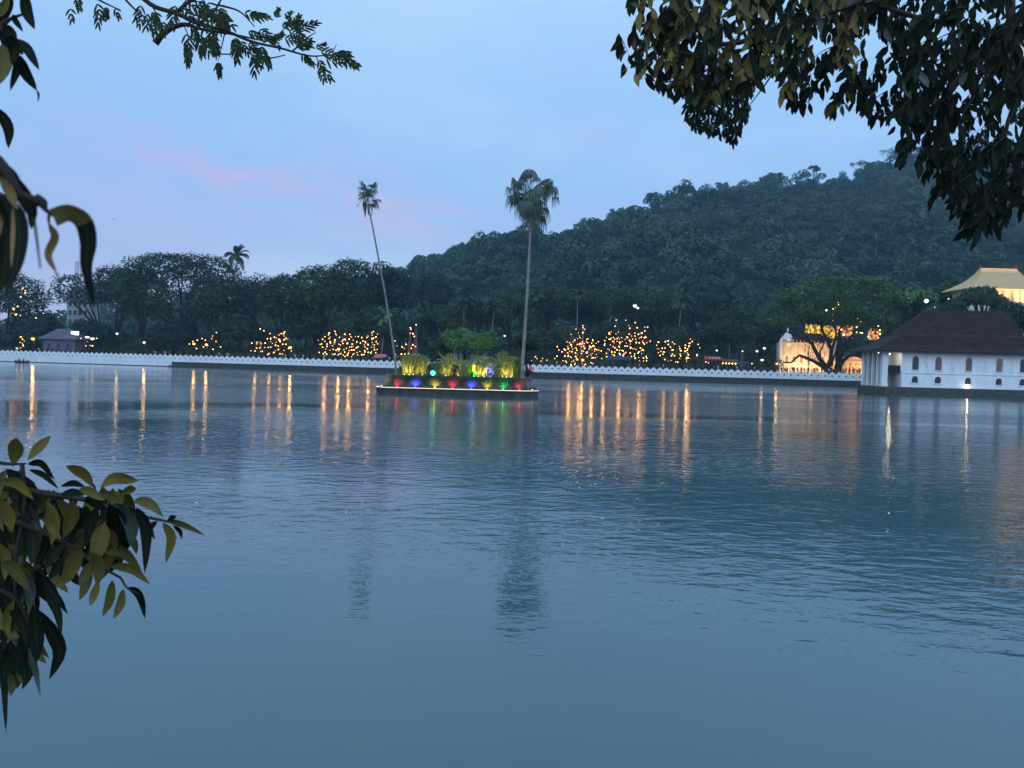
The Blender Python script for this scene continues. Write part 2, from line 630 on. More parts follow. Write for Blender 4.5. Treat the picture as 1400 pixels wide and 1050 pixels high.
# ================================================================== THE SETTING
# ---- water
def water_material():
    m = bpy.data.materials.new('lake water')
    m.use_nodes = True
    nt = m.node_tree
    L = nt.links.new
    b = nt.nodes['Principled BSDF']
    b.inputs['Base Color'].default_value = (.056, .112, .126, 1)
    b.inputs['Roughness'].default_value = .035
    b.inputs['IOR'].default_value = 1.60
    b.inputs['Specular IOR Level'].default_value = .5
    t = nt.nodes.new('ShaderNodeTexCoord')

    def nz(scale, stretch, detail, rot=0.0, rough=.5, dist=0.0):
        mp = nt.nodes.new('ShaderNodeMapping')
        mp.inputs['Scale'].default_value = stretch
        mp.inputs['Rotation'].default_value = (0, 0, rot)
        L(t.outputs['Object'], mp.inputs[0])
        n_ = nt.nodes.new('ShaderNodeTexNoise')
        n_.inputs['Scale'].default_value = scale
        n_.inputs['Detail'].default_value = detail
        n_.inputs['Roughness'].default_value = rough
        n_.inputs['Distortion'].default_value = dist
        L(mp.outputs[0], n_.inputs['Vector'])
        return n_.outputs['Fac']

    def mth(op, a, b_=None):
        q = nt.nodes.new('ShaderNodeMath')
        q.operation = op
        for i, v in enumerate((a, b_)):
            if v is None:
                continue
            if isinstance(v, (int, float)):
                q.inputs[i].default_value = v
            else:
                L(v, q.inputs[i])
        return q.outputs[0]

    def rng_(v, a, b_, c, d):
        q = nt.nodes.new('ShaderNodeMapRange')
        q.interpolation_type = 'SMOOTHSTEP'
        for i, x in enumerate((a, b_, c, d)):
            q.inputs[i + 1].default_value = x
        L(v, q.inputs[0])
        return q.outputs[0]

    swell = nz(.42, (.55, 1.0, 1), 2, .25)
    rip = nz(2.5, (.55, 1.0, 1), 2, -.38, .5, .3)
    rip2 = nz(2.2, (.6, 1.0, 1), 2, .55, .5, .2)
    fine = nz(12.0, (.7, 1.0, 1), 2, .1)
    # cat's paws: wind ruffles the water in wide lanes and leaves glassy lanes between
    lanes = rng_(nz(.035, (.45, 1.25, 1), 3, .12, .5, .6), .40, .62, .30, 1.0)
    sepn = nt.nodes.new('ShaderNodeSeparateXYZ')
    L(t.outputs['Object'], sepn.inputs[0])
    lee = rng_(sepn.outputs['Y'], 6.0, 14.0, .48, 1.0)       # the near bank shelters the water under it
    lanes = mth('MULTIPLY', lanes, lee)
    h = mth('ADD', mth('MULTIPLY', rip, .026), mth('MULTIPLY', rip2, .022))
    h = mth('ADD', h, mth('MULTIPLY', nz(5.5, (.6, 1.0, 1), 2, .2), .0075))
    h = mth('MULTIPLY', h, lanes)
    h = mth('ADD', h, mth('MULTIPLY', swell, .014))
    h = mth('ADD', h, mth('MULTIPLY', mth('MULTIPLY', fine, lanes), .0058))
    bp = nt.nodes.new('ShaderNodeBump')
    bp.inputs['Strength'].default_value = 1.0
    bp.inputs['Distance'].default_value = 1.0
    L(h, bp.inputs['Height'])
    L(bp.outputs[0], b.inputs['Normal'])
    return m


wm = water_material()
mb = MB()
mb.add([(-900, -40, 0), (900, -40, 0), (900, 330, 0), (-900, 330, 0)], [(0, 1, 2, 3)])
tag(build('lake_water', mb, wm, origin=(0, 0, 0)), kind='structure')

# ---- far shore line (pixel column of the levelled picture -> distance)
WALL_D = [(-900, 222), (-60, 214), (235, 200), (500, 188), (735, 183), (1060, 178), (1190, 174), (2300, 150)]


def wall_d(u):
    return float(np.interp(u, [a for a, _ in WALL_D], [b for _, b in WALL_D]))


RIDGE = [(-900, 470), (0, 470), (120, 440), (300, 400), (420, 380), (545, 372), (566, 357), (602, 351), (642, 335), (682, 326), (742, 328), (772, 318), (802, 308), (832, 296),
         (872, 281), (902, 268), (942, 265), (982, 257), (1022, 250), (1062, 240), (1102, 236), (1142, 234), (1172, 230), (1202, 214),
         (1240, 206), (1320, 200), (1420, 192), (1600, 190), (2300, 260)]


def ridge(u):
    y = np.interp(u, [a for a, _ in RIDGE], [b for _, b in RIDGE])
    return y - .02618 * (u - 700)      # levelled


def terrain_z(X, Y):
    u = X / Y * F + 700
    Yr = 600.0 + 40 * np.sin(u / 170.0)
    zr = (YH - ridge(u)) * Yr / F + CAM_H - 9.0       # leave room for the trees on the crest
    t = np.clip((Y - 262) / (Yr - 262), 0, 1)
    s_ = t ** .92
    spur = (np.sin(X / 31.0 + Y / 55.0) * 5 + np.sin(X / 17.0 - Y / 40.0) * 2.5 + np.sin(X / 60.0 + 1.0) * 9) * np.sin(np.pi * np.clip(t, 0, 1)) ** 1.0
    z = GZ + np.maximum(zr - GZ, 0) * s_ + spur * np.clip((zr - GZ) / 120, 0, 1)
    back = np.clip((Y - Yr) / 420, 0, 1)
    z = np.where(Y > Yr, GZ + np.maximum(zr - GZ, 0) * (1 - back) + 0 * z, z)
    return np.maximum(z, GZ)


us = np.linspace(-900, 2300, 161)
rows = []
for j in range(90):
    q = j / 89
    row = []
    for u in us:
        y0 = wall_d(u)
        Y = y0 + .4 + (265 - y0) * min(q / .15, 1) if q <= .15 else 265 + (900 - 265) * ((q - .15) / .85) ** 1.3
        row.append(((u - 700) / F * Y, Y))
    rows.append(row)
G = np.array(rows)
Z = terrain_z(G[..., 0], G[..., 1])
gv = np.dstack([G, Z]).reshape(-1, 3)
gf = []
nu = len(us)
for j in range(89):
    for i in range(nu - 1):
        a = j * nu + i
        gf.append((a, a + 1, a + nu + 1, a + nu))
mb = MB()
mb.add(gv, gf)
tag(build('ground', mb, M['ground'], smooth=True, origin=(0, 200, 0)), kind='structure')

# near bank the camera stands on, below the picture
mb = MB()
mb.add([(-60, -30, 2.0), (60, -30, 2.0), (60, 2.4, 2.0), (-60, 2.4, 2.0), (60, 3.2, -.5), (-60, 3.2, -.5)], [(0, 1, 2, 3), (3, 2, 4, 5)])
tag(build('near_bank', mb, M['bank'], origin=(0, 0, 0)), kind='structure')

# ---- forest on the hill: one mass, several thousand trees
rng = np.random.default_rng(11)
protos = []
for q in range(7):
    k = rng.integers(6, 10)
    lob = []
    for _ in range(k):
        d = unit(rng.normal(0, 1, (1, 3)))[0]
        d[2] = abs(d[2]) * .9 - .1
        lob.append((d * np.array([3.4, 3.4, 3.0]) + np.array([0, 0, 5.5]), np.array([1, 1, .8]) * rng.uniform(1.5, 2.6)))
    p_, n_ = lobe_points(lob, 420, rng, up=.5, shell=(.85, 1.08))
    protos.append(cards(p_, n_, 1.0, .7, .28, rng))
Vs, MIX = [], []
NT = 3000
cnt = 0
while cnt < NT:
    u = rng.uniform(-120, 1560)
    Y = 250 + 385 * rng.uniform() ** 1.15
    if u < 480 and rng.uniform() < .6:
        continue
    X = (u - 700) / F * Y
    z = float(terrain_z(np.array(X), np.array(Y)))
    s = (.6 + 1.0 * rng.uniform() ** 1.4) * (1.0 if Y > 330 else .85)
    if rng.uniform() < .05:
        s *= 1.35
    V = protos[rng.integers(len(protos))].copy()
    a = rng.uniform(0, 2 * math.pi)
    ca, sa = math.cos(a), math.sin(a)
    rot = np.array([[ca, sa, 0], [-sa, ca, 0], [0, 0, 1]])
    V = (V @ rot) * np.array([s, s, s * rng.uniform(.8, 1.25)]) + np.array([X, Y, z - 1.0 + rng.uniform(-1, 3)])
    Vs.append(V)
    MIX.append(np.full(len(V), int(rng.choice([0, 0, 0, 1, 1, 2, 2, 3]))))
    cnt += 1
FV = np.concatenate(Vs)
tag(quads_mesh('forest', FV, [M['forest%d' % i_] for i_ in range(4)], origin=(150, 262, GZ), midx=np.concatenate(MIX)), 'dense dark green forest covering the whole hillside beyond the lake', 'forest', kind='stuff')


# ---- tall emergent trees standing out on the crest, with pale trunks
def emergent(u, top, w, D, label, mk='leaf_c', h=20, n=900, bare=.55):
    t = P(u, top, D)
    base = float(terrain_z(np.array(t.x), np.array(D)))
    base = min(base, t.z - h * .5)
    return tree('forest_tree', u, top, w, D, label, bottom=top + (t.z - base) * (1 - bare) * F / D, mk=mk, n=n, card=.9, k=9,
                base_z=base, rd=.9, tw=.016, seed=int(u), lf=(.22, .36), limbs=6)


for u, tp, w, D, lab in ((1113, 226, 22, 575, 'thin crested tree rising where the hilltop forest dips'),
                         (1178, 219, 34, 580, 'airy tree on the left shoulder of the highest hilltop'),
                         (1218, 204, 48, 582, 'broad pale tree crowning the highest hilltop'),
                         (1062, 236, 30, 575, 'feathery tree standing up on the middle of the hill crest'),
                         (987, 249, 30, 570, 'tall tree on the crest just right of the bare ridge gap'),
                         (941, 257, 26, 575, 'rounded tree poking above the crest right of the tall fan palm'),
                         (893, 262, 22, 580, 'small dark tree at the start of the upper hill crest'),
                         (842, 285, 20, 590, 'short tree on the sloping crest just right of the taller fan palm'),
                         (633, 331, 14, 560, 'twiggy dead-topped tree on the low crest left of the taller fan palm'),
                         (703, 316, 26, 560, 'flat tree on the low crest just left of the taller palm trunk')):
    emergent(u, tp, w, D, lab, h=18)
for u, tp, bt, D, lab in ((1197, 318, 352, 380, 'pale bare-trunked tree halfway up the right of the hill'),
                          (1082, 322, 352, 400, 'slim pale trunk standing in the forest below the middle crest'),
                          (820, 342, 374, 390, 'pale trunk in the forest right of the taller fan palm')):
    t = P(u, tp, D)
    b = P(u, bt, D)
    root = thing('forest_tree', (b.x, D, b.z - 4), lab, 'tree')
    mb = MB()
    mb.tube([(b.x, D, b.z - 4), (b.x + .3, D, (b.z + t.z) / 2), t], [.42, .32, .18], 6)
    for dx in (-1, 1):
        mb.tube([t - Vector((0, 0, 2)), t + Vector((dx * 1.6, 0, 1.2)), t + Vector((dx * 2.6, 0, 3.2))], [.16, .1, .05], 5)
    build('trunk', mb, M['palm_bark'], root, True)
    lob = [(np.array([t.x + dx, D, t.z + dz]), np.array([2.2, 2.2, 1.4])) for dx, dz in ((-2.4, 2.8), (2.5, 3.0), (0, 4.5), (.3, 2.0))]
    p_, n_ = lobe_points(lob, 420, rng)
    quads_mesh('crown', cards(p_, n_, .9, rng=rng), M['leaf_c'], root)


# ================================================================== LAKESIDE WALL
def wall_section(u0, u1, label, base_kind):
    """crenellated white wall with a pointed merlon every period, a row of small lamp niches below, on a stone quay"""
    pts = []
    n = 60
    prev = None
    acc = 0
    path = []
    for i in range(n + 1):
        u = u0 + (u1 - u0) * i / n
        D = wall_d(u)
        p = Vector(((u - 700) / F * D, D, 0))
        if prev is not None:
            acc += (p - prev).length
        path.append((acc, p))
        prev = p
    Lg = acc
    per = 1.49
    cnt = int(round(Lg / per))
    per = Lg / cnt

    def at(s):
        for k in range(n):
            if path[k + 1][0] >= s - 1e-6:
                a, b = path[k], path[k + 1]
                f = (s - a[0]) / (b[0] - a[0])
                return a[1].lerp(b[1], f)
        return path[-1][1]

    c0 = at(Lg / 2)
    root = thing('lakeside_wall', (c0.x, c0.y, 0), label, 'wall', 'lengths of crenellated white wall along the far shore')
    w_, q_ = MB(), MB()
    zb = 1.25      # foot of the whitewash
    for i in range(cnt):
        a, b = at(i * per), at((i + 1) * per)
        dx = (b - a).normalized()
        rz = math.atan2(dx.y, dx.x)
        c = (a + b) / 2
        nrm = Vector((-dx.y, dx.x, 0))
        ln = per + .002

        def bx(mbx, s0, s1, z0, z1, y0, y1, mi=0):
            cc = a + dx * ((s0 + s1) / 2) + nrm * ((y0 + y1) / 2)
            mbx.box((cc.x, cc.y, (z0 + z1) / 2), (s1 - s0, y1 - y0, z1 - z0), rz, mi)
        bx(w_, 0, ln, zb, 1.95, -.02, .34)              # plinth band
        bx(w_, 0, ln, 1.95, 2.06, -.05, .34)            # string course
        # niche row: pier, hole, pier
        bx(w_, 0, per * .36, 2.06, 2.34, 0, .32)
        bx(w_, per * .64, ln, 2.06, 2.34, 0, .32)
        bx(w_, per * .36, per * .64, 2.06, 2.34, .26, .30, 1)  # near-black plate stands for the dark seen through the hole
        bx(w_, 0, ln, 2.34, 2.45, 0, .32)
        # merlon: ogee-sided tooth standing between two notches
        prof = [(0, 2.45), (0, 2.56), (.10, 2.62), (.10, 2.76), (.22, 2.90), (.34, 2.99), (.43, 3.10), (.5, 3.20), (.57, 3.10), (.66, 2.99), (.78, 2.90), (.90, 2.76), (.90, 2.62), (1, 2.56), (1, 2.45)]
        vs = []
        for y_ in (.02, .30):
            for s_, z_ in prof:
                pnt = a + dx * (s_ * per) + nrm * y_
                vs.append((pnt.x, pnt.y, z_))
        m_ = len(prof)
        fs = [tuple(range(m_))[::-1], tuple(range(m_, 2 * m_))] + [(k, k + 1, k + 1 + m_, k + m_) for k in range(m_ - 1)]
        w_.add(vs, fs)
        if base_kind == 'white':
            bx(w_, 0, ln, -.4, zb, .05, .5)
            bx(q_, 0, ln, -.4, .16, -.25, .3)
        else:
            bx(q_, 0, ln, -.5, zb, -.25, .5)
            bx(q_, 0, ln, -.5, .38, -1.5, .1)
            bx(q_, 0, ln, zb - .16, zb + .03, -.32, .3)
    build('whitewashed_crest', w_, [M['white'], M['dark']], root)
    build('stone_quay', q_, M['stone'], root)
    return root


wall_section(-140, 235, 'left length of the white crenellated lakeside wall, whitewashed down to the water', 'white')
wall_section(235, 640, 'middle length of the white crenellated wall, on a dark quay left of the island', 'stone')
wall_section(640, 1190, 'right length of the white crenellated wall, between the island and the bathhouse', 'stone')


# ================================================================== BUILDINGS
def arch_pts(xc, w, zs, n=8):
    """arch points from the right springing to the left one, semicircle above zs"""
    return [(xc + w / 2 * math.cos(math.pi * i / n), zs + w / 2 * math.sin(math.pi * i / n)) for i in range(n + 1)]


def facade(mbx, x0, x1, z0, z1, y0, y1, cols, mi=0):
    """wall between y0 (front) and y1 with real arched openings; cols = [(xc, w, [(zb, ztop), ...])]"""
    x = x0
    for xc, w, ops in sorted(cols):
        a, b = xc - w / 2, xc + w / 2
        if a > x:
            mbx.prism([(x, z0), (a, z0), (a, z1), (x, z1)], y0, y1, mi)
        z = z0
        for k, (zb, zt) in enumerate(ops):
            if zb > z:
                mbx.prism([(a, z), (b, z), (b, zb), (a, zb)], y0, y1, mi)
            nz = ops[k + 1][0] if k + 1 < len(ops) else z1
            top = (zt + .12) if k + 1 < len(ops) else z1
            ap = arch_pts(xc, w, zt - w / 2)
            mbx.prism([(b, top), (a, top)] + ap[::-1], y0, y1, mi)
            z = top
            if k + 1 < len(ops) and nz > z:
                mbx.prism([(a, z), (b, z), (b, nz), (a, nz)], y0, y1, mi)
                z = nz
        x = b
    if x < x1:
        mbx.prism([(x, z0), (x1, z0), (x1, z1), (x, z1)], y0, y1, mi)


def window(root, xc, w, zb, zt, y, frame_m, pane_m, mull=True, fw=.09):
    f = MB()
    zs = zt - w / 2
    outer = [(xc + w / 2 + fw, zb)] + arch_pts(xc, w + 2 * fw, zs) + [(xc - w / 2 - fw, zb)]
    inner = [(xc + w / 2, zb)] + arch_pts(xc, w, zs) + [(xc - w / 2, zb)]
    n = len(outer)
    for k in range(n - 1):
        f.prism([outer[k], outer[k + 1], inner[k + 1], inner[k]], y - .05, y - .003)
    f.box((xc, y - .07, zb - .07), (w + 3 * fw, .18, .10))
    if mull:
        f.box((xc, y + .20, (zb + zt) / 2), (.05, .05, zt - zb - .05))
        f.box((xc, y + .20, zb + (zt - zb) * .62), (w - .02, .045, .05))
    fo = build('window', f, frame_m, root)
    if not mull:        # dark glazing bars set back in the reveal
        g = MB()
        g.box((xc, y + .20, (zb + zt) / 2), (.045, .04, zt - zb - .06))
        g.box((xc, y + .195, zb + (zt - zb) * .6), (w - .03, .035, .05))
        build('glazing_bars', g, M['metal_dark'], fo)
    p = MB()
    p.prism([(xc + w / 2 - .002, zb + .002)] + arch_pts(xc, w - .004, zs) + [(xc - w / 2 + .002, zb + .002)], y + .23, y + .26)
    build('pane', p, pane_m, fo)
    return fo


def loft(mbx, cx, cy, levels, mi=0):
    """levels = [(half width, half depth, z[, centre x])] top first; closed at the top"""
    vs = []
    c0 = cx
    for lv in levels:
        hw, hd, z = lv[:3]
        cx = lv[3] if len(lv) > 3 else c0
        vs += [(cx - hw, cy - hd, z), (cx + hw, cy - hd, z), (cx + hw, cy + hd, z), (cx - hw, cy + hd, z)]
    fs = [(0, 1, 2, 3)]
    for i in range(len(levels) - 1):
        for k in range(4):
            k2 = (k + 1) % 4
            fs.append((i * 4 + k2, i * 4 + k, (i + 1) * 4 + k, (i + 1) * 4 + k2))
    n = len(levels) - 1
    fs.append((n * 4, n * 4 + 3, n * 4 + 2, n * 4 + 1))
    mbx.add(vs, fs, mi)


def lamp_light(parent, loc, power, color, radius=.1, name='lamp_light'):
    d = bpy.data.lights.new(name, 'POINT')
    d.energy = power
    d.color = color
    d.shadow_soft_size = radius
    o = bpy.data.objects.new(name, d)
    COL.objects.link(o)
    o.parent = parent
    o.location = Vector(loc) - wloc(parent)
    return o


def spot_light(parent, loc, target, power, color, size=R(100), blend=.6, radius=.15):
    d = bpy.data.lights.new('lamp_light', 'SPOT')
    d.energy = power
    d.color = color
    d.spot_size = size
    d.spot_blend = blend
    d.shadow_soft_size = radius
    o = bpy.data.objects.new('lamp_light', d)
    COL.objects.link(o)
    o.parent = parent
    o.location = Vector(loc) - wloc(parent)
    o.rotation_euler = (Vector(target) - Vector(loc)).to_track_quat('-Z', 'Y').to_euler()
    return o


# ---- bathhouse on the water
BD = 120.0
k_ = BD / F


def bx_(px, py=500):
    return P(px, py, BD).x


root = thing('bathhouse', (bx_(1318), BD + 3.6, 0), 'white two-storey lakeside bathhouse with arched windows and dark tiled double-pitched roof', 'building')
XL, XM, XR = bx_(1187), bx_(1233), bx_(1441)
st = MB()
st.box(((bx_(1205) + XR + 1.5) / 2, BD + 3.4, .35), (XR + 1.5 - bx_(1205), 9.2, 1.76))
st.box(((bx_(1209) + XR + 1.9) / 2, BD - 1.6, -.1), (XR + 1.9 - bx_(1209), .9, .55))
build('stone_base', st, M['stone_moss'], root)
wz0, wz1 = 1.23, 6.75
wins = [1251.6, 1283, 1324.6, 1366.5, 1399, 1430]
cols = []
for px in wins:
    cols.append((bx_(px), 1.05, [(1.95, 3.0), (3.98, 6.12)]))
wb = MB()
facade(wb, XM, XR, wz0, wz1, BD, BD + .45, cols)
wb.box((XR - .22, BD + 3.7, (wz0 + wz1) / 2), (.44, 6.48, wz1 - wz0))
wb.box(((XM + XR) / 2, BD + 7.15, (wz0 + wz1) / 2), (XR - XM, .4, wz1 - wz0))
wb.box((XM + .25, BD + 3.7, (wz0 + wz1) / 2), (.5, 6.48, wz1 - wz0))
build('wall', wb, M['white'], root)
tr = MB()
tr.box(((XM + XR) / 2, BD - .06, 3.50), (XR - XM + .1, .12, .13))
tr.box(((XM + XR) / 2, BD - .05, 1.42), (XR - XM + .1, .10, .34))
tr.box(((XM + XR) / 2, BD - .06, 6.55), (XR - XM + .1, .12, .16))
for px in (1238, 1267, 1303, 1346, 1383, 1414):
    for dx in (-.16, .16) if px > 1240 else (0,):
        tr.box((bx_(px) + dx, BD - .045, 5.0), (.16, .09, 2.9))
build('cornice', tr, M['white_clean'], root)
M['pane_lit'] = mat('window pane with room light', (.05, .05, .04), .2, .5, emit=(.60, .55, .34), estr=.10)
M['pane_lit2'] = mat('window pane with dim room light', (.05, .05, .04), .2, .5, emit=(.6, .45, .34), estr=.06)
for i, px in enumerate(wins):
    window(root, bx_(px), 1.05, 3.98, 6.12, BD, M['white_clean'], M['pane_lit'] if i == 3 else (M['pane_lit2'] if i in (1, 2) else M['glass']), mull=False)
    window(root, bx_(px), 1.05, 1.95, 3.0, BD, M['white_clean'], M['glass'], mull=False)
# portico end with pilasters, and the dark stair recess with its lamp
pm = MB()
pb = bx_(1214)
pa = pb - .5
# the end wall runs back from the corner, so its pilasters are seen one behind another
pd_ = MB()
pd_.box((pb - .25, BD + 3.6, (wz0 + wz1) / 2), (.3, 6.6, wz1 - wz0 - .3))  # near-black panel painted as the shade between the pilasters
build('end_shade_panel', pd_, M['dark'], root)
for k in range(5):
    y_ = BD + .35 + 6.4 * k / 4
    wd_ = .75 if k in (0, 4) else .45
    pm.box((pb - .42, y_, (wz0 + wz1) / 2), (.84, wd_, wz1 - wz0 - .01))
    pm.box((pb - .42, y_, wz1 - .35), (1.0, wd_ + .14, .18))
    pm.box((pb - .42, y_, wz0 + .25), (1.0, wd_ + .14, .3))
pm.box(((pb + XM) / 2, BD + 3.6, (wz0 + wz1) / 2), (XM - pb, .3, wz1 - wz0))
build('portico', pm, M['white'], root)
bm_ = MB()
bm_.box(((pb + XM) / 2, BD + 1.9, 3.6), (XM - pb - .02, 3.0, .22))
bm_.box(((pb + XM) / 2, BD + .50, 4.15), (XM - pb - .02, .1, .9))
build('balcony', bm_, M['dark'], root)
dm = MB()
dm.prism([(pb + .9, wz0 + .01), (pb + 1.7, wz0 + .01), (pb + 1.7, 2.7), (pb + 1.3, 3.1), (pb + .9, 2.7)], BD + 3.36, BD + 3.44)
build('door', dm, M['dark'], root)
ecy = BD + 3.6
eL, eR = P(1197, 482, 118.4).x, P(1449, 488, 118.4).x
ex, hw = (eL + eR) / 2, (eR - eL) / 2
kx, kw = (P(1236, 456, 121).x + P(1401, 461, 121).x) / 2, (P(1401, 461, 121).x - P(1236, 456, 121).x) / 2
gx_, gw = (P(1262, 427, 123.6).x + P(1376, 430, 123.6).x) / 2, (P(1376, 430, 123.6).x - P(1262, 427, 123.6).x) / 2
rf = MB()
LV = [(gw, .15, 13.4, gx_), (gw + .9, .9, 12.3, gx_ * .7 + kx * .3), (kw - .3, 2.6, 9.75, kx), (kw, 2.95, 9.45, kx), (hw - 2.2, 3.9, 7.7, ex), (hw, 4.8, 6.88, ex), (hw, 4.8, 6.74, ex)]
loft(rf, ex, ecy, LV)
ro = build('roof', rf, M['tile'], root)
rd_ = MB()
rd_.tube([(gx_ - gw, ecy, 13.47), (gx_ + gw, ecy, 13.47)], .16, 6)
for sx in (-1, 1):
    rd_.tube([(l[3] + sx * l[0], ecy - l[1], l[2] + .05) for l in LV[:-1]], .12, 5)
build('ridge', rd_, M['bark'], ro)
ev = MB()
for sx in (-1, 1):
    ev.box((ex + sx * (hw - .02), ecy, 6.66), (.12, 9.6, .2))
for sy in (-1, 1):
    ev.box((ex, ecy + sy * 4.79, 6.66), (2 * hw - .17, .12, .2))
build('fascia', ev, M['metal_dark'], ro)


def small_lamp(name, loc, r, m, label, power=0, color=(1, .8, .6), group=None, cat='lamp', lightoff=(0, -.5, 0)):
    rt = thing(name, loc, label, cat, group)
    b1 = MB()
    b1.sphere(loc, r, 10, 6)
    build('glass_globe', b1, m, rt, True)
    b2 = MB()
    b2.box((loc[0], loc[1] + r * 1.1, loc[2]), (r * 1.6, r * .5, r * 1.6))
    b2.tube([(loc[0], loc[1] + r * 1.1, loc[2]), (loc[0], loc[1] + r * 2.4, loc[2])], r * .3, 6)
    build('bracket', b2, M['metal_dark'], rt)
    if power:
        lamp_light(rt, Vector(loc) + Vector(lightoff), power, color)
    return rt


small_lamp('wall_lamp', (bx_(1216), BD + .1, 6.35), .16, M['panel_white'], 'bright white lamp under the bathhouse eave at the dark stair recess', 60, (1, .9, .75), lightoff=(.6, .6, -.5))
small_lamp('wall_lamp', (bx_(1198), BD - .6, 6.45), .09, M['panel_white'], 'little white lamp at the far left corner of the bathhouse eave')
small_lamp('floor_lamp', (bx_(1322), BD - .7, 1.38), .12, M['panel_white'], 'white lamp on the stone ledge under the third bathhouse window', 22, (1, .95, .7), lightoff=(0, .2, .25))
small_lamp('wall_lamp', P(1183.5, 492, 168), .25, M['panel_white'], 'round white lamp standing just left of the bathhouse columns')

# ---- golden-roofed temple behind
TD = 165.0
tcx = P(1364, 380, TD).x
root = thing('temple', (tcx, TD, GZ), 'temple with curved golden roof and lit gallery above the trees', 'building')
rf = MB()
loft(rf, tcx, TD, [(3.75, .3, 26.2), (4.4, 1.1, 25.0), (5.3, 2.0, 23.9), (6.1, 2.8, 23.2), (7.5, 3.8, 22.3), (9.3, 4.9, 21.4), (9.3, 4.9, 21.25)])
ro = build('roof', rf, M['gold'], root)
rd_ = MB()
rd_.tube([(tcx - 3.8, TD, 26.3), (tcx + 3.8, TD, 26.3)], .14, 6)
for sx in (-1, 1):
    rd_.lathe((tcx + sx * 3.75, TD, 26.25), [(.22, 0), (.28, .25), (.1, .45), (.14, .6), (.01, 1.0)], 8)
build('finial', rd_, M['metal_dark'], ro)
gal = MB()
gal.box((tcx, TD, 19.2), (15.2, 6.6, 4.1))
gal.box((tcx, TD, 16.95), (17.4, 9.8, .35))
gal.box((tcx, TD, 9.5), (16.0, 9, 14.4))
build('wall', gal, M['cream'], root)
cl = MB()
for i in range(12):
    x = tcx - 8.2 + 16.4 * i / 11
    cl.box((x, TD - 4.4, 19.15), (.28, .28, 4.0))
build('columns', cl, M['cream'], root)
rl = MB()
rl.box((tcx, TD - 4.75, 18.05), (17.0, .1, .12))
rl.box((tcx, TD - 4.75, 17.35), (17.0, .1, .12))
for i in range(60):
    rl.box((tcx - 8.4 + 16.8 * i / 59, TD - 4.75, 17.7), (.09, .08, .6))
build('balustrade', rl, M['white_clean'], root)
for i in range(6):
    lamp_light(root, (tcx - 7.6 + i * 3.04, TD - 4.0, 20.5), 12, (1, .50, .18), .2)
# the floodlit roof: two lamps on the gallery corners throw light up the golden slope
for sx in (-1, 1):
    fx = tcx + sx * 8
    rt = thing('flood_lamp', (fx, TD - 11, 15), 'floodlight aimed at the golden roof, %s of the temple front' % ('left' if sx < 0 else 'right'), 'lamp')
    b = MB()
    b.tube([(fx, TD - 11, 2), (fx, TD - 11, 15)], .12, 6)
    build('pole', b, M['metal_dark'], rt)
    b = MB()
    b.box((fx, TD - 11, 15.2), (.7, .4, .5))
    build('lamp_head', b, M['metal_dark'], rt)
    spot_light(rt, (fx, TD - 10.6, 15.7), (tcx + sx * 2, TD - 2, 25.5), 22000, (1, .60, .33), R(58))

# ---- grey octagonal roof between the bathhouse and the temple
gx = P(1281, 420, 152).x
root = thing('pavilion', (gx, 152, GZ), 'small pavilion with pale grey hipped roof behind the bathhouse ridge', 'building')
b = MB()
b.lathe((gx, 152, 0), [(.3, 16.0), (1.2, 15.6), (2.9, 15.2), (2.95, 13.3), (3.6, 12.6)], 8)
loft(b, gx, 152, [(2.0, 1.0, 15.6), (4.4, 3.2, 13.2), (4.4, 3.2, 13.05)])
build('roof', b, M['grey_roof'], root)
b = MB()
b.box((gx, 152, 7.5), (7.2, 5.4, 11.0))
build('wall', b, M['white'], root)
lp = P(1266.5, 411.5, 150)
small_lamp('pole_lamp', lp, .38, M['panel_white'], 'bright white lamp left of the grey pavilion roof above the big tree edge')
lp = P(1297, 408.5, 150)
small_lamp('pole_lamp', lp, .12, M['panel_white'], 'tiny white lamp right of the grey pavilion roof')

# ---- floodlit palace front behind the big tree
PD = 200.0


def px_(px, py=490):
    return P(px, py, PD).x


def pz_(py, px=1110, D=PD):
    return P(px, py, D).z


root = thing('palace', (px_(1110), PD + 4, GZ), 'two-storey palace front floodlit in warm light behind the big spreading tree', 'building')
wb = MB()
a_, b_ = px_(1069), px_(1142)
z1_ = pz_(469)
cols = []
for i in range(7):
    xc = a_ + 1.3 + i * (b_ - a_ - 2.6) / 6
    cols.append((xc, 1.0, [(2.5, 4.3), (5.3, 7.1)]))
facade(wb, a_, b_, GZ, z1_, PD, PD + .5, cols)
wb.box(((a_ + b_) / 2, PD + 4, (GZ + z1_) / 2), (b_ - a_, .5, z1_ - GZ))
for x in (a_ + .2, b_ - .2):
    wb.box((x, PD + 2.25, (GZ + z1_) / 2), (.4, 3.4, z1_ - GZ))
build('wall', wb, M['cream'], root)
tr = MB()
tr.box(((a_ + b_) / 2, PD - .1, 4.85), (b_ - a_ + .2, .2, .25))
tr.box(((a_ + b_) / 2, PD - .15, z1_ - .1), (b_ - a_ + .4, .3, .35))
for i in range(16):
    tr.box((a_ + (b_ - a_) * i / 15, PD - .08, z1_ + .45), (.22, .16, .7))
tr.box(((a_ + b_) / 2, PD - .08, z1_ + .85), (b_ - a_ + .2, .2, .14))
for i in range(8):
    tr.box((a_ + .45 + i * (b_ - a_ - .9) / 7, PD - .07, (GZ + z1_) / 2), (.22, .14, z1_ - GZ - .4))
build('cornice', tr, M['cream'], root)
for xc, w, ops in cols:
    for zb, zt in ops:
        window(root, xc, w, zb, zt, PD, M['white_clean'], M['shutter'], mull=False, fw=.12)
rf = MB()
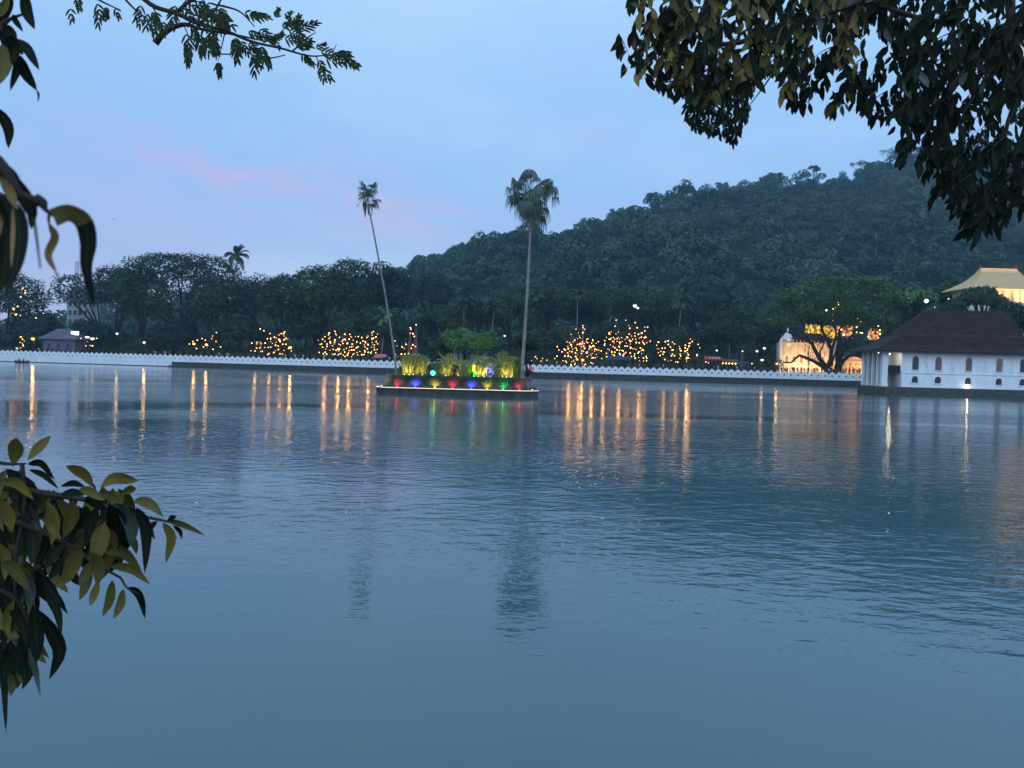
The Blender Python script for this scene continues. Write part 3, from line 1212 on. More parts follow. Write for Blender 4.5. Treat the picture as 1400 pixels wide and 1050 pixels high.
loft(rf, px_(1112), PD + 3, [(2.5, .2, pz_(455)), (3.4, 1.2, pz_(459)), (6.4, 3.2, z1_ + .9), (6.4, 3.2, z1_ + .75)])
build('roof', rf, M['tile'], root)
# tower with a bell-shaped cap on its left end
tb = MB()
tx_ = px_(1078)
tb.lathe((tx_, PD + 1.2, 0), [(1.35, z1_ - 1), (1.35, z1_ + .6), (1.5, z1_ + .7), (1.25, z1_ + 1.2), (.95, z1_ + 2.0), (.6, z1_ + 2.5), (.22, z1_ + 2.8), (.2, z1_ + 3.3), (.02, z1_ + 4.2)], 12)
tb.lathe((px_(1070), PD + .8, 0), [(.7, GZ), (.7, z1_ - .2), (.85, z1_), (.5, z1_ + .9), (.1, z1_ + 1.4), (.02, z1_ + 2.0)], 10)
build('turret', tb, M['white_clean'], root, True)

root2 = thing('gatehouse', (px_(1164), PD - 6, GZ), 'low arched gatehouse glowing orange right of the big tree trunk', 'building')
wb = MB()
a2, b2 = P(1147, 495, PD - 6).x, P(1181, 495, PD - 6).x
ztop = pz_(487, 1165, PD - 6)
facade(wb, a2, b2, GZ, ztop - 1.2, PD - 6, PD - 5.5, [(a2 + 1.5, 1.3, [(GZ + .01, 4.6)]), ((a2 + b2) / 2, 1.4, [(GZ + .01, 4.8)]), (b2 - 1.5, 1.3, [(GZ + .01, 4.6)])])
pr = [(a2, ztop - 1.2)] + [(a2 + (b2 - a2) * i / 8, ztop - 1.2 + 1.2 * math.sin(math.pi * i / 8) ** .6) for i in range(1, 8)] + [(b2, ztop - 1.2)]
wb.prism(pr[::-1], PD - 6, PD - 5.5)
wb.box(((a2 + b2) / 2, PD - 3.0, (GZ + ztop) / 2 - .6), (b2 - a2 + .1, .3, ztop - GZ - 1.2))
build('wall', wb, M['cream'], root2)
tr = MB()
tr.box(((a2 + b2) / 2, PD - 6.1, ztop - 1.2), (b2 - a2 + .3, .2, .2))
tr.box(((a2 + b2) / 2, PD - 6.1, 5.1), (b2 - a2 + .1, .16, .14))
for i in range(5):
    tr.box((a2 + .2 + (b2 - a2 - .4) * i / 4, PD - 6.08, 3.8), (.24, .16, 3.4))
build('cornice', tr, M['cream'], root2)

# floodlights on the lawn in front of both
for i, (fx, fy, tgt, pw, c_) in enumerate(((px_(1074), PD - 5, (px_(1076), PD, 6.0), 2300, (1, .70, .38)), (px_(1092), PD - 6, (px_(1092), PD, 5.5), 2300, (1, .64, .32)),
                                           (px_(1112), PD - 6, (px_(1112), PD, 5.5), 2300, (1, .64, .32)), (px_(1130), PD - 6, (px_(1130), PD, 5.5), 2300, (1, .64, .32)),
                                           (px_(1155), PD - 10, (px_(1157), PD - 6, 4.5), 1700, (1, .50, .20)), (px_(1174), PD - 10, (px_(1172), PD - 6, 4.5), 1700, (1, .48, .22)))):
    rt = thing('flood_lamp', (fx, fy, GZ), ('leftmost', 'second', 'third', 'fourth', 'fifth', 'rightmost')[i] + ' of the ground floodlights warming the palace and gatehouse fronts', 'lamp', 'ground floodlights before the palace')
    b = MB()
    b.box((fx, fy, GZ + .25), (.5, .25, .35))
    build('lamp_head', b, M['metal_dark'], rt)
    b = MB()
    b.tube([(fx, fy, GZ - .1), (fx, fy, GZ + .12)], .05, 6)
    build('stake', b, M['metal_dark'], rt)
    spot_light(rt, (fx, fy + .2, GZ + .5), tgt, pw, c_, R(120), .8)

# lit decorations hung high behind the tree: gauze panels with lamps inside
def lit_cloth(name, col, s, alt):
    m = emis(name, col, s)
    nt = m.node_tree
    e_ = [n for n in nt.nodes if n.type == 'EMISSION'][0]
    t = nt.nodes.new('ShaderNodeTexCoord')
    v = nt.nodes.new('ShaderNodeTexNoise')
    v.inputs['Scale'].default_value = 1.1
    v.inputs['Detail'].default_value = 4
    nt.links.new(t.outputs['Object'], v.inputs['Vector'])
    r_ = nt.nodes.new('ShaderNodeValToRGB')
    r_.color_ramp.elements[0].position = .40
    r_.color_ramp.elements[0].color = (*alt, 1)
    r_.color_ramp.elements[1].position = .56
    r_.color_ramp.elements[1].color = (*col, 1)
    nt.links.new(v.outputs['Fac'], r_.inputs[0])
    nt.links.new(r_.outputs[0], e_.inputs[0])
    return m


M['pandal_y'] = lit_cloth('lit yellow gauze', (1, .62, .10), 1.25, (.25, .10, .015))
M['pandal_o'] = lit_cloth('lit orange gauze', (1, .45, .16), 1.1, (.12, .04, .02))
for i, (pa_, pb_, ya, yb, lab, mk, sh) in enumerate(((1101, 1122, 443.5, 463, 'yellow lit gauze panel hanging behind the left limbs of the big tree', 'pandal_y', 0),
                                                     (1123, 1142, 445, 466, 'round-topped yellow and orange lit arch behind the big tree fork', 'pandal_y', 1),
                                                     (1144, 1166, 445, 462, 'broken orange lit panel showing through twigs right of the tree fork', 'pandal_o', 0),
                                                     (1187, 1201, 449, 464, 'small lit decoration glimpsed above the left end of the bathhouse roof', 'pandal_o', 1))):
    D_ = 208
    A, B = P(pa_, yb, D_), P(pb_, ya, D_)
    rt = thing('illuminated_banner', ((A.x + B.x) / 2, D_, GZ), lab, 'decoration')
    b = MB()
    if sh:
        w_ = B.x - A.x
        b.prism([(A.x, A.z), (B.x, A.z), (B.x, A.z + (B.z - A.z) * .5)] + [((A.x + B.x) / 2 + w_ / 2 * math.cos(math.pi * k / 8), A.z + (B.z - A.z) * .5 + (B.z - A.z) * .5 * math.sin(math.pi * k / 8)) for k in range(1, 8)] + [(A.x, A.z + (B.z - A.z) * .5)], D_, D_ + .25)
    else:
        n = 6
        top = []
        for k in range(n + 1):
            top.append((B.x - (B.x - A.x) * k / n, B.z - (.5 if k % 2 else 0)))
        bot = [(A.x + (B.x - A.x) * k / n, A.z + (.9 if k % 2 else 0) + (.5 if k == 0 else 0)) for k in range(n + 1)]
        b.prism(bot + top, D_, D_ + .25)
    build('gauze', b, M[mk], rt)
    b = MB()
    b.tube([(A.x, D_ + .4, GZ - .2), (A.x, D_ + .4, B.z)], .1, 5)
    b.tube([(B.x, D_ + .4, GZ - .2), (B.x, D_ + .4, B.z)], .1, 5)
    b.tube([(A.x, D_ + .4, B.z), (B.x, D_ + .4, B.z)], .07, 5)
    build('frame', b, M['metal_dark'], rt)

# ---- building glimpsed at the far left, and small roofs
root = thing('apartment_block', (P(104, 440, 262).x, 262, GZ), 'pale apartment block glimpsed through the thin tree at the far left', 'building')
wb = MB()
ax, bx2 = P(91, 440, 262).x, P(121, 440, 262).x
zt_ = P(104, 398, 262).z
cols = []
ops = []
z = GZ + 1.2
while z + 2.4 < zt_:
    ops.append((z, z + 1.7))
    z += 3.1
for i in range(4):
    cols.append((ax + 1.2 + i * (bx2 - ax - 2.4) / 3, 1.1, ops))
facade(wb, ax, bx2, GZ, zt_, 262, 262.4, cols)
wb.box(((ax + bx2) / 2, 266, (GZ + zt_) / 2), (bx2 - ax, 7.0, zt_ - GZ - .01))
build('wall', wb, M['pale_wall'], root)
for xc, w, o_ in cols[:4]:
    for zb, zt in o_:
        window(root, xc, w, zb, zt, 262, M['pale_wall'], M['glass'], mull=False)
mx_ = P(102, 372, 266)
root = thing('lattice_mast', (mx_.x, 268, zt_), 'thin lattice mast sticking up behind the curled hanging leaf', 'mast')
b = MB()
zt2 = P(102, 358, 268).z
for sx in (-.7, .7):
    for sy in (-.7, .7):
        b.tube([(mx_.x + sx, 268 + sy, zt_ - .1), (mx_.x + sx * .7, 268 + sy * .7, zt2)], .09, 4)
for i in range(7):
    z = zt_ + (zt2 - zt_) * i / 6
    z2 = zt_ + (zt2 - zt_) * min(i + 1, 6) / 6
    b.tube([(mx_.x - .7, 267.4, z), (mx_.x + .7, 267.4, z2)], .06, 4)
    b.tube([(mx_.x + .7, 267.4, z), (mx_.x - .7, 267.4, z2)], .06, 4)
build('lattice', b, M['grey_roof'], root)

M['roof_mauve'] = mat('faded mauve roof', (.14, .12, .15), .8, .2, .5, alt=(.10, .09, .11))
root = thing('cottage', (P(80, 465, 212).x, 212, GZ), 'small house with faded mauve hipped roof behind the left wall', 'building')
b = MB()
c_x = P(80, 465, 212).x
loft(b, c_x, 215, [(1.8, .3, P(78, 449, 212).z), (5.4, 3.6, P(78, 463, 212).z), (5.4, 3.6, P(78, 463, 212).z - .15)])
build('roof', b, M['roof_mauve'], root)
b = MB()
facade(b, c_x - 4.4, c_x + 4.4, GZ, P(78, 463, 212).z - .1, 212.2, 212.5, [(c_x - 2.6, 1.0, [(3.4, 5.2)]), (c_x, 1.1, [(GZ + .01, 5.0)]), (c_x + 2.6, 1.0, [(3.4, 5.2)])])
b.box((c_x, 215.2, 4.5), (8.8, 5.2, 5.0))
build('wall', b, M['roof_mauve'], root)


# ================================================================== FAR SHORE TREES
LA = [
    # px, top, width, bottom, D, material, k, flat, label, options
    (8, 367, 112, 468, 222, 'leaf_a', 22, False, 'dark domed tree at the far left edge behind the big hanging leaf', dict(n=17000)),
    (58, 428, 60, 470, 226, 'leaf_c', 10, False, 'low dark tree filling the dip in the far left skyline', {}),
    (106, 372, 84, 440, 216, 'leaf_b', 16, False, 'thin see-through tree with forked pale trunk in front of the apartment block', dict(n=4200, trunk_px=138, tw=.024)),
    (160, 361, 96, 462, 228, 'leaf_c', 16, False, 'rounded dark tree left of the great broad rain tree', {}),
    (252, 343, 205, 448, 218, 'leaf_a', 44, True, 'great broad rain tree, the widest crown on the left shore', dict(n=30000, tw=.03, lf=(.20, .32), limbs=8)),
    (196, 372, 110, 462, 214, 'leaf_b', 20, False, 'leafy left shoulder below the great rain tree crown', {}),
    (300, 372, 100, 470, 208, 'leaf_a', 18, False, 'dark tree under the coconut palm on the left shore', {}),
    (345, 372, 66, 440, 214, 'leaf_c', 13, False, 'ragged open tree just right of the coconut palm', dict(n=1500)),
    (386, 373, 74, 470, 210, 'leaf_a', 14, False, 'small dome-topped tree between the coconut palm and the level tree line', {}),
    (432, 360, 96, 470, 206, 'leaf_b', 20, False, 'wide tree whose left branches reach out over the skyline gap', {}),
    (480, 352, 92, 462, 210, 'leaf_a', 20, False, 'tallest tree left of the thin leaning palm', {}),
    (532, 357, 66, 460, 214, 'leaf_c', 14, False, 'tree crown directly behind the leaning palm trunk', {}),
    (236, 436, 90, 486, 204, 'leaf_c', 12, False, 'shrubby low tree behind the wall between the first and second lamp groups', {}),
    (330, 432, 84, 478, 202, 'leaf_a', 12, False, 'low dark tree behind the wall left of the peaked string lights', {}),
    (418, 420, 70, 488, 201, 'leaf_c', 12, False, 'low tree between the peaked lights and the wide net of lights', {}),
    (482, 424, 88, 462, 204, 'leaf_b', 12, False, 'low tree above the wide net of lights left of the island', {}),
    (540, 428, 76, 480, 206, 'leaf_a', 12, False, 'low bushy tree behind the foot of the leaning palm', {}),
    (128, 438, 70, 484, 206, 'leaf_c', 10, False, 'low dark tree behind the wall near the lit white sign', {}),
    (45, 446, 80, 480, 220, 'leaf_a', 10, False, 'dark shrubbery tree behind the orange lamps at the far left', {}),
    (588, 372, 74, 452, 262, 'leaf_c', 16, False, 'blue-green tree right of the leaning palm at the hill foot', {}),
    (606, 420, 76, 470, 226, 'leaf_b', 13, False, 'mid-height tree behind the left half of the island', {}),
    (652, 404, 78, 462, 232, 'leaf_a', 13, False, 'tree at the hill foot behind the centre of the island', {}),
    (702, 398, 84, 466, 236, 'leaf_b', 13, False, 'tree behind the lower trunk of the taller fan palm', {}),
    (752, 392, 84, 466, 240, 'leaf_a', 14, False, 'tree right of the taller palm trunk at the hill foot', {}),
    (800, 396, 76, 466, 236, 'leaf_c', 13, False, 'tree above the peaked left end of the densest lights', {}),
    (856, 394, 92, 452, 232, 'leaf_b', 15, False, 'rounded light green tree above the densest lights', {}),
    (908, 402, 84, 470, 236, 'leaf_a', 13, False, 'tree behind the smaller light net right of the densest lights', {}),
    (956, 396, 88, 470, 244, 'leaf_c', 13, False, 'tree at the hill foot above the red stall', {}),
    (1006, 404, 80, 476, 240, 'leaf_b', 13, False, 'tree left of the big spreading tree at the hill foot', {}),
    (1044, 428, 74, 490, 214, 'leaf_a', 12, False, 'dark tree tucked under the left rim of the big spreading tree', {}),
    (770, 448, 70, 492, 204, 'leaf_a', 11, False, 'low dark tree just right of the island behind the wall', {}),
    (846, 438, 96, 490, 208, 'leaf_c', 12, False, 'low tree carrying the densest lights', {}),
    (924, 446, 80, 492, 204, 'leaf_a', 11, False, 'low tree carrying the smaller light net on the right', {}),
    (988, 440, 70, 488, 216, 'leaf_c', 11, False, 'low dark tree behind the red stall', {}),
    (1304, 380, 62, 436, 190, 'leaf_b', 12, False, 'feathery tree left of the golden roof', {}),
    (1252, 396, 60, 436, 170, 'leaf_d', 10, False, 'pale green bush-like tree at the right rim of the big spreading tree', {}),
    (1340, 391, 70, 442, 146, 'leaf_b', 14, False, 'leafy tree in front of the golden-roofed temple, behind the bathhouse ridge', dict(card=.5)),
    (1385, 412, 80, 470, 142, 'leaf_a', 14, False, 'dark tree at the right edge behind the bathhouse roof', dict(card=.5)),
    (1300, 412, 44, 444, 144, 'leaf_a', 9, False, 'small dark tree right of the grey pavilion roof', dict(card=.5)),
]
for (px, tp, w, bt, D, mk, k, fl, lab, op) in LA:
    kw_ = dict(n=int(3200 + w * 80), card=.70, lf=(.27, .43), limbs=5)
    k = int(k * 1.5)
    kw_.update(op)
    if D > 195:
        D = max(D, wall_d(px) + 11 + w * D / F / 2 * .8)
    tree('shore_tree', px, tp, w, D, lab, bottom=bt, mk=mk, k=k, flat=fl, **kw_)


# ---- undergrowth: a continuous belt of shrubs behind the promenade
rng = np.random.default_rng(44)
pts_, nm_ = [], []
for _ in range(420):
    u_ = rng.uniform(-60, 1250)
    if 1060 < u_ < 1190:
        continue
    D_ = wall_d(u_) + rng.uniform(12, 40)
    if 1040 < u_ and D_ < 196:
        continue
    r_ = rng.uniform(1.4, 3.2)
    lob_ = [(np.array([(u_ - 700) / F * D_, D_, GZ + r_ * rng.uniform(.4, .9)]), np.array([r_ * 1.3, r_ * 1.1, r_]))]
    a_, b_ = lobe_points(lob_, 230, rng, up=.4)
    pts_.append(a_)
    nm_.append(b_)
pts_, nm_ = np.concatenate(pts_), np.concatenate(nm_)
tag(quads_mesh('undergrowth', cards(pts_, nm_, .62, rng=rng), M['leaf_a'], origin=(0, 200, GZ)), 'dark belt of shrubs under the trees behind the far wall', 'undergrowth', kind='stuff')


# ---- the big spreading tree at the right, limbs drawn against the lit fronts
def limb_tree():
    D = 181
    base = P(1139, 507, D)
    root = thing('rain_tree', (base.x, D, GZ), 'big spreading rain tree with dark forked limbs left of the bathhouse', 'tree')

    def q(x, y, d=0):
        return P(1060 + x / 9.133, 430 + y / 9.133, D + d)
    b = MB()

    def t(pts, r0, r1, n=7):
        pts = [q(*p_) for p_ in pts]
        b.tube(pts, [r0 + (r1 - r0) * i / (len(pts) - 1) for i in range(len(pts))], n)
    g1, g2 = q(690, 730), q(775, 730)
    b.tube([(g1.x, D, GZ - .3), q(690, 730), q(660, 680)], [1.3, .95, .8], 10)
    b.tube([(g2.x, D + .3, GZ - .3), q(775, 720, .3), q(790, 620, .3), q(800, 540, .3)], [1.2, .95, .85, .7], 10)
    t([(650, 690, -.2), (590, 650, -.6), (480, 580, -1), (390, 545, -1.5), (300, 510, -2), (250, 550, -2.2), (200, 600, -2.4), (100, 596, -2.6)], .5, .16)
    t([(660, 690), (560, 560), (500, 450), (460, 370), (400, 300), (330, 200)], .6, .2)
    t([(560, 560), (560, 460), (600, 380), (570, 300)], .25, .1)
    t([(650, 680), (690, 560), (700, 440), (650, 330), (600, 230), (560, 120)], .6, .22)
    t([(700, 450), (740, 340), (760, 250), (740, 130)], .36, .16)
    t([(790, 620, .3), (790, 450), (815, 330), (800, 230), (850, 100)], .75, .28)
    t([(800, 540, .3), (840, 450), (880, 360), (960, 260), (1080, 140)], .6, .2)
    t([(810, 640, .3), (850, 570), (920, 520), (1010, 500), (1120, 440), (1280, 330)], .5, .2)
    t([(700, 640), (720, 560), (760, 460), (820, 340)], .3, .14)
    t([(480, 380), (380, 320), (250, 260), (100, 200)], .3, .12)
    t([(420, 680, -1), (418, 560, -1), (412, 480, -1), (430, 400, -1)], .14, .08, 5)
    rg = np.random.default_rng(5)
    for _ in range(60):
        x, y = rg.uniform(380, 960), rg.uniform(150, 420)
        t([(x, y, rg.uniform(-2, 2)), (x + rg.uniform(-60, 60), y - rg.uniform(20, 70)), (x + rg.uniform(-90, 90), y - rg.uniform(80, 140))], .09, .03, 4)
    for _ in range(26):
        x, y = rg.uniform(340, 620), rg.uniform(420, 560)
        t([(x, y), (x + rg.uniform(-40, 40), y - 30), (x + rg.uniform(-60, 60), y - rg.uniform(40, 80))], .06, .03, 4)
    build('trunk', b, M['bark'], root, True)
    lob = []
    top = [(1048, 428), (1062, 404), (1085, 390), (1115, 380), (1150, 375), (1190, 377), (1220, 385), (1245, 400), (1258, 425)]
    bot = [(1048, 446), (1070, 450), (1100, 442), (1130, 440), (1165, 444), (1190, 456), (1215, 466), (1240, 460), (1258, 440)]
    for _ in range(120):
        x = rg.uniform(1052, 1256)
        yt = np.interp(x, [a[0] for a in top], [a[1] for a in top])
        yb = np.interp(x, [a[0] for a in bot], [a[1] for a in bot])
        r_ = rg.uniform(7, 13)
        y = rg.uniform(yt + r_ * .5, max(yt + r_ * .6, yb - r_ * .4))
        half = 14 * math.sqrt(max(0.02, 1 - ((x - 1153) / 106) ** 2))
        d = rg.uniform(-half, half)
        p_ = P(x, y, D + d)
        s_ = r_ * D / F
        lob.append((np.array(p_), np.array([s_ * 1.5, s_ * 1.6, s_ * .62])))
    pts, nm = lobe_points(lob, 24000, rg, up=.5, shell=(.6, 1.1))
    quads_mesh('crown', cards(pts, nm, .66, rng=rg, flat=.4), M['leaf_rain'], root)


limb_tree()


# ---- coconut palms among the far trees
def coco(px, py, foot, D, size, label, seed, mk='leaf_b', lean=0, name='coconut_palm'):
    rg = np.random.default_rng(seed)
    c = P(px, py, D)
    zf = GZ
    root = thing(name, (c.x + lean, D, zf), label, 'palm tree')
    b = MB()
    b.tube([(c.x + lean, D, zf - .3), (c.x + lean * .6, D, zf + (c.z - zf) * .45), (c.x, D, c.z)], [.26, .15, .12], 7)
    build('trunk', b, M['palm_bark'], root, True)
    Q = []
    for i in range(26):
        az = 2 * math.pi * i * .382 + rg.uniform(-.2, .2)
        el = rg.uniform(-.35, 1.35)
        L = size * rg.uniform(.85, 1.1)
        n = 12
        pos = np.array(c)
        d = np.array([math.cos(az) * math.cos(el), math.sin(az) * math.cos(el), math.sin(el)])
        for j in range(n):
            new = pos + d * L / n
            side = unit(np.cross(d, [0, 0, 1])[None])[0]
            w = size * .17 * math.sin(math.pi * (j + .8) / (n + .8)) ** .7
            drop = np.array([0, 0, -w * .55])
            for sg in (-1, 1):
                tipa = pos + side * sg * w + drop + d * w * .5
                Q.append([pos, new, tipa + d * L / n * .55, tipa])
            pos = new
            d = d + np.array([0, 0, -.07 - .022 * j])
            d /= np.linalg.norm(d)
    quads_mesh('crown', np.array(Q), M[mk], root)
    return root


for i, (px, py, D, sz, lab, mk) in enumerate((
        (324, 350, 220, 4.4, 'coconut palm standing above the skyline left of centre', 'leaf_a'),
        (527, 434, 205, 4.2, 'pale feathery palm behind the leaning palm trunk', 'leaf_d'),
        (634, 412, 222, 4.6, 'dark palm at the hill foot behind the island centre', 'leaf_a'),
        (676, 420, 220, 4.4, 'dark palm at the hill foot just left of the taller palm trunk', 'leaf_a'),
        (790, 405, 228, 4.2, 'palm rising behind the peaked left end of the densest lights', 'leaf_b'),
        (836, 402, 230, 4.0, 'palm rising above the middle of the densest lights', 'leaf_a'),
        (932, 412, 226, 4.6, 'palm above the smaller light net on the right', 'leaf_b'),
        (556, 410, 240, 3.6, 'small palm at the hill foot right of the leaning palm', 'leaf_c'),
        (735, 402, 236, 3.8, 'small palm right of the taller palm trunk', 'leaf_b'),
        (1000, 412, 236, 4.0, 'palm at the hill foot left of the big spreading tree', 'leaf_c'))):
    coco(px, py, 0, D, sz, lab, 100 + i, mk, lean=random.uniform(-1.5, 1.5))


# ================================================================== PEOPLE ALONG THE WALL
mb = MB()
pv = []
for u_ in range(-140, 1191, 35):
    for dd in (.45, 5.5):
        D_ = wall_d(u_) + dd
        for z_ in (1.9, 2.42):
            pv.append(((u_ - 700) / F * D_, D_, z_))
pf = []
for i in range(len(pv) // 4 - 1):
    a = i * 4
    pf += [(a + 1, a + 5, a + 7, a + 3), (a, a + 4, a + 5, a + 1), (a + 2, a + 3, a + 7, a + 6)]
mb.add(pv, pf)
tag(build('promenade', mb, M['path'], origin=(0, 180, 2)), kind='structure')
def skin_person(name, arms, legs_apart, hair_m, top_m, low_m, skin_m, hgt=1.62):
    """one continuous skinned body, materials by region; feet at z 0, facing -y"""
    k = hgt / 1.62
    V = [(0, 0, .92, .13), (0, 0, 1.12, .125), (0, -.01, 1.30, .15), (0, 0, 1.40, .065), (0, -.02, 1.46, .06), (0, -.03, 1.53, .095), (0, -.01, 1.60, .075),
         (-.10, 0, .86, .095), (-.11 - legs_apart, -.02, .47, .062), (-.12 - legs_apart, .02, .08, .042), (-.12 - legs_apart, -.14, .035, .034),
         (.10, 0, .86, .095), (.11 + legs_apart, -.02, .47, .062), (.12 + legs_apart, .02, .08, .042), (.12 + legs_apart, -.14, .035, .034),
         (-.19, 0, 1.34, .06), (.19, 0, 1.34, .06)]
    E = [(0, 1), (1, 2), (2, 3), (3, 4), (4, 5), (5, 6), (0, 7), (7, 8), (8, 9), (9, 10), (0, 11), (11, 12), (12, 13), (13, 14), (2, 15), (2, 16)]
    for sg, j, (el, ha) in ((-1, 15, arms[0]), (1, 16, arms[1])):
        a = len(V)
        V.append((sg * el[0], el[1], el[2], .042))
        V.append((sg * ha[0], ha[1], ha[2], .030))
        V.append((sg * (ha[0] + (ha[0] - el[0]) * .35), ha[1] + (ha[1] - el[1]) * .35, ha[2] + (ha[2] - el[2]) * .35, .032))
        E += [(j, a), (a, a + 1), (a + 1, a + 2)]
    me = bpy.data.meshes.new(name)
    me.from_pydata([(v[0] * k, v[1] * k, v[2] * k) for v in V], E, [])
    o = bpy.data.objects.new(name, me)
    COL.objects.link(o)
    sk = o.modifiers.new('skin', 'SKIN')
    sk.use_smooth_shade = True
    for i, v in enumerate(V):
        me.skin_vertices[0].data[i].radius = (v[3] * k, v[3] * k * (.8 if i in (0, 1, 2) else 1))
        me.skin_vertices[0].data[i].use_root = (i == 0)
    ss = o.modifiers.new('sub', 'SUBSURF')
    ss.levels = ss.render_levels = 1
    dg = bpy.context.evaluated_depsgraph_get()
    m2 = bpy.data.meshes.new_from_object(o.evaluated_get(dg))
    bpy.data.objects.remove(o)
    m2.name = name
    m2.materials.clear()
    for m_ in (skin_m, top_m, low_m, hair_m):
        m2.materials.append(m_)
    for p_ in m2.polygons:
        c = p_.center / k
        if c.z > 1.575 or (c.z > 1.47 and c.y > -.01):
            mi = 3
        elif c.z > 1.42:
            mi = 0
        elif c.z > .93 and (abs(c.x) < .30):
            mi = 1
        elif c.z > .93:
            mi = 0
        elif c.z > .10 and abs(c.x) < .25:
            mi = 2
        else:
            mi = 0
        p_.material_index = mi
    return m2


SK = mat('brown skin', (.20, .11, .07), .6, .3)
HA = mat('black hair', (.015, .013, .012), .6, .3)
TOPS = [mat('clothing ' + n_, c_, .85, .2) for n_, c_ in (('white', (.40, .40, .41)), ('red', (.12, .025, .03)), ('blue', (.03, .05, .11)), ('black', (.02, .02, .025)), ('mustard', (.13, .085, .03)), ('grey', (.09, .095, .11)), ('green', (.03, .07, .045)))]
LOW = [mat('trousers dark', (.03, .032, .045), .9, .2), mat('skirt maroon', (.12, .04, .05), .9, .2), mat('trousers khaki', (.18, .15, .10), .9, .2)]
ARMS = [(((.26, 0, 1.08), (.27, -.06, .85)), ((.26, 0, 1.08), (.27, -.06, .85))),
        (((.25, -.08, 1.10), (.16, -.30, 1.18)), ((.25, -.08, 1.10), (.16, -.30, 1.18))),
        (((.27, -.12, 1.20), (.16, -.28, 1.42)), ((.26, 0, 1.08), (.27, -.06, .85))),
        (((.26, .02, 1.10), (.20, -.22, 1.10)), ((.28, 0, 1.55), (.22, -.05, 1.80)))]
pmesh = []
for i in range(9):
    pmesh.append(skin_person('person_body', ARMS[i % 4], random.choice([0, .03, .06]), HA, TOPS[[3, 5, 0, 2, 3, 1, 3, 4, 6][i]], LOW[i % 3], SK, [1.62, 1.55, 1.70, 1.66, 1.50, 1.60, 1.72, 1.58, 1.64][i]))
rg = random.Random(3)
np_ = 0
u = -6.0
while u < 1184:
    u += rg.uniform(2.2, 7.0) * (1.6 if u < 200 else 1.0) * (.85 if 730 < u < 1180 else 1.0)
    if 545 < u < 728:
        continue
    D = wall_d(u) + rg.uniform(.75, 3.2)
    o = bpy.data.objects.new('person', rg.choice(pmesh))
    COL.objects.link(o)
    o.location = ((u - 700) / F * D, D, 2.42)
    o.rotation_euler = (0, 0, rg.choice([0, 0, 0, math.pi, 1.3, -1.3]) + rg.uniform(-.4, .4))
    tag(o, 'person standing in the crowd behind the white lakeside wall, only head and shoulders showing', 'person', 'people lining the far lakeside wall')
    np_ += 1


# ================================================================== LAMPS AND STRING LIGHTS
def street_lamp(px, py, D, label, mk, r=.22, power=0, color=(1, .7, .35)):
    c = P(px, py, D)
    root = thing('street_lamp', (c.x, D + .5, GZ), label, 'street lamp')
    b = MB()
    b.tube([(c.x, D + .5, GZ - .2), (c.x, D + .5, c.z + .25), (c.x, D + .35, c.z + .42), (c.x, D, c.z + .34)], [.09, .07, .05, .04], 6)
    build('pole', b, M['metal_dark'], root, True)
    b = MB()
    b.lathe((c.x, D, c.z), [(.02, r * 1.5), (r * .5, r * 1.35), (r * 1.05, r * .55), (r * 1.05, r * .42)], 10)
    build('lamp_shade', b, M['metal_dark'], root)
    b = MB()
    b.sphere((c.x, D, c.z), r, 10, 6, sc=(1.0, 1.0, .9))
    build('bulb', b, M[mk], root, True)
    if power:
        lamp_light(root, (c.x, D - .1, c.z - r - .3), power * .35, (1, .55, .2), .3)
    return root


for px, py, D, lab, mk, r, pw in (
        (45, 463, 217, 'big orange lamp behind the far left wall', 'lamp_orange', .42, 900),
        (60, 463, 216, 'small yellow lamp right of the big orange lamp', 'lamp_yellow', .26, 0),
        (102, 466, 214, 'warm lamp under the lit white sign', 'lamp_yellow', .24, 200),
        (160, 456, 212, 'cold greenish-white street lamp above the left wall', 'lamp_white', .26, 300),
        (197, 468, 208, 'single yellow lamp behind the left wall', 'lamp_yellow', .30, 500),
        (265, 470, 204, 'left lamp of the pair of yellow lamps behind the wall', 'lamp_yellow', .32, 400),
        (282, 471, 204, 'right lamp of the pair of yellow lamps behind the wall', 'lamp_yellow', .32, 500),
        (397, 475, 197, 'yellow lamp at the right foot of the peaked string lights', 'lamp_yellow', .34, 600),
        (463, 477, 195, 'yellow lamp low in the wide net of lights', 'lamp_yellow', .32, 600),
        (940, 489, 188, 'orange lamp by the wall at the right end of the smaller light net', 'lamp_orange', .26, 500),
        (797, 492, 188, 'orange lamp at the foot of the densest lights', 'lamp_orange', .26, 700),
        (868, 418, 206, 'cluster lamp shining highest above the densest lights', 'panel_white', .50, 0),
        (872, 421, 206, 'smaller twin of the highest lamp above the densest lights', 'panel_white', .34, 0),
        (980, 479, 190, 'white lamp above the red stall', 'panel_white', .24, 0),
        (1035, 480, 192, 'white lamp left of the palace, lower of two', 'panel_white', .30, 0),
        (1045, 476, 194, 'flat white lamp left of the palace, upper of two', 'panel_white', .34, 0),
        (1042, 492, 186, 'round white lamp close above the crowd left of the palace', 'panel_white', .34, 150),
        (1062, 497, 184, 'orange lamp just left of the palace front', 'lamp_orange', .22, 300),
        (1028, 497, 184, 'small orange lamp above the wall between stall and palace', 'lamp_orange', .14, 0),
        (1110, 503, 181, 'orange lamp low before the palace left of the tree trunk', 'lamp_orange', .15, 100),
        (690, 459, 130, 'lamp pair on a thin pole above the island shrubs', 'panel_white', .16, 0),
        (540, 466, 200, 'white lamp behind the leaning palm foot', 'panel_white', .16, 0),
        (1278, 420, 149, 'little lamp glinting under the grey pavilion eave', 'panel_white', .08, 0)):
    street_lamp(px, py, D, lab, mk, r, pw)

bulb_me = None


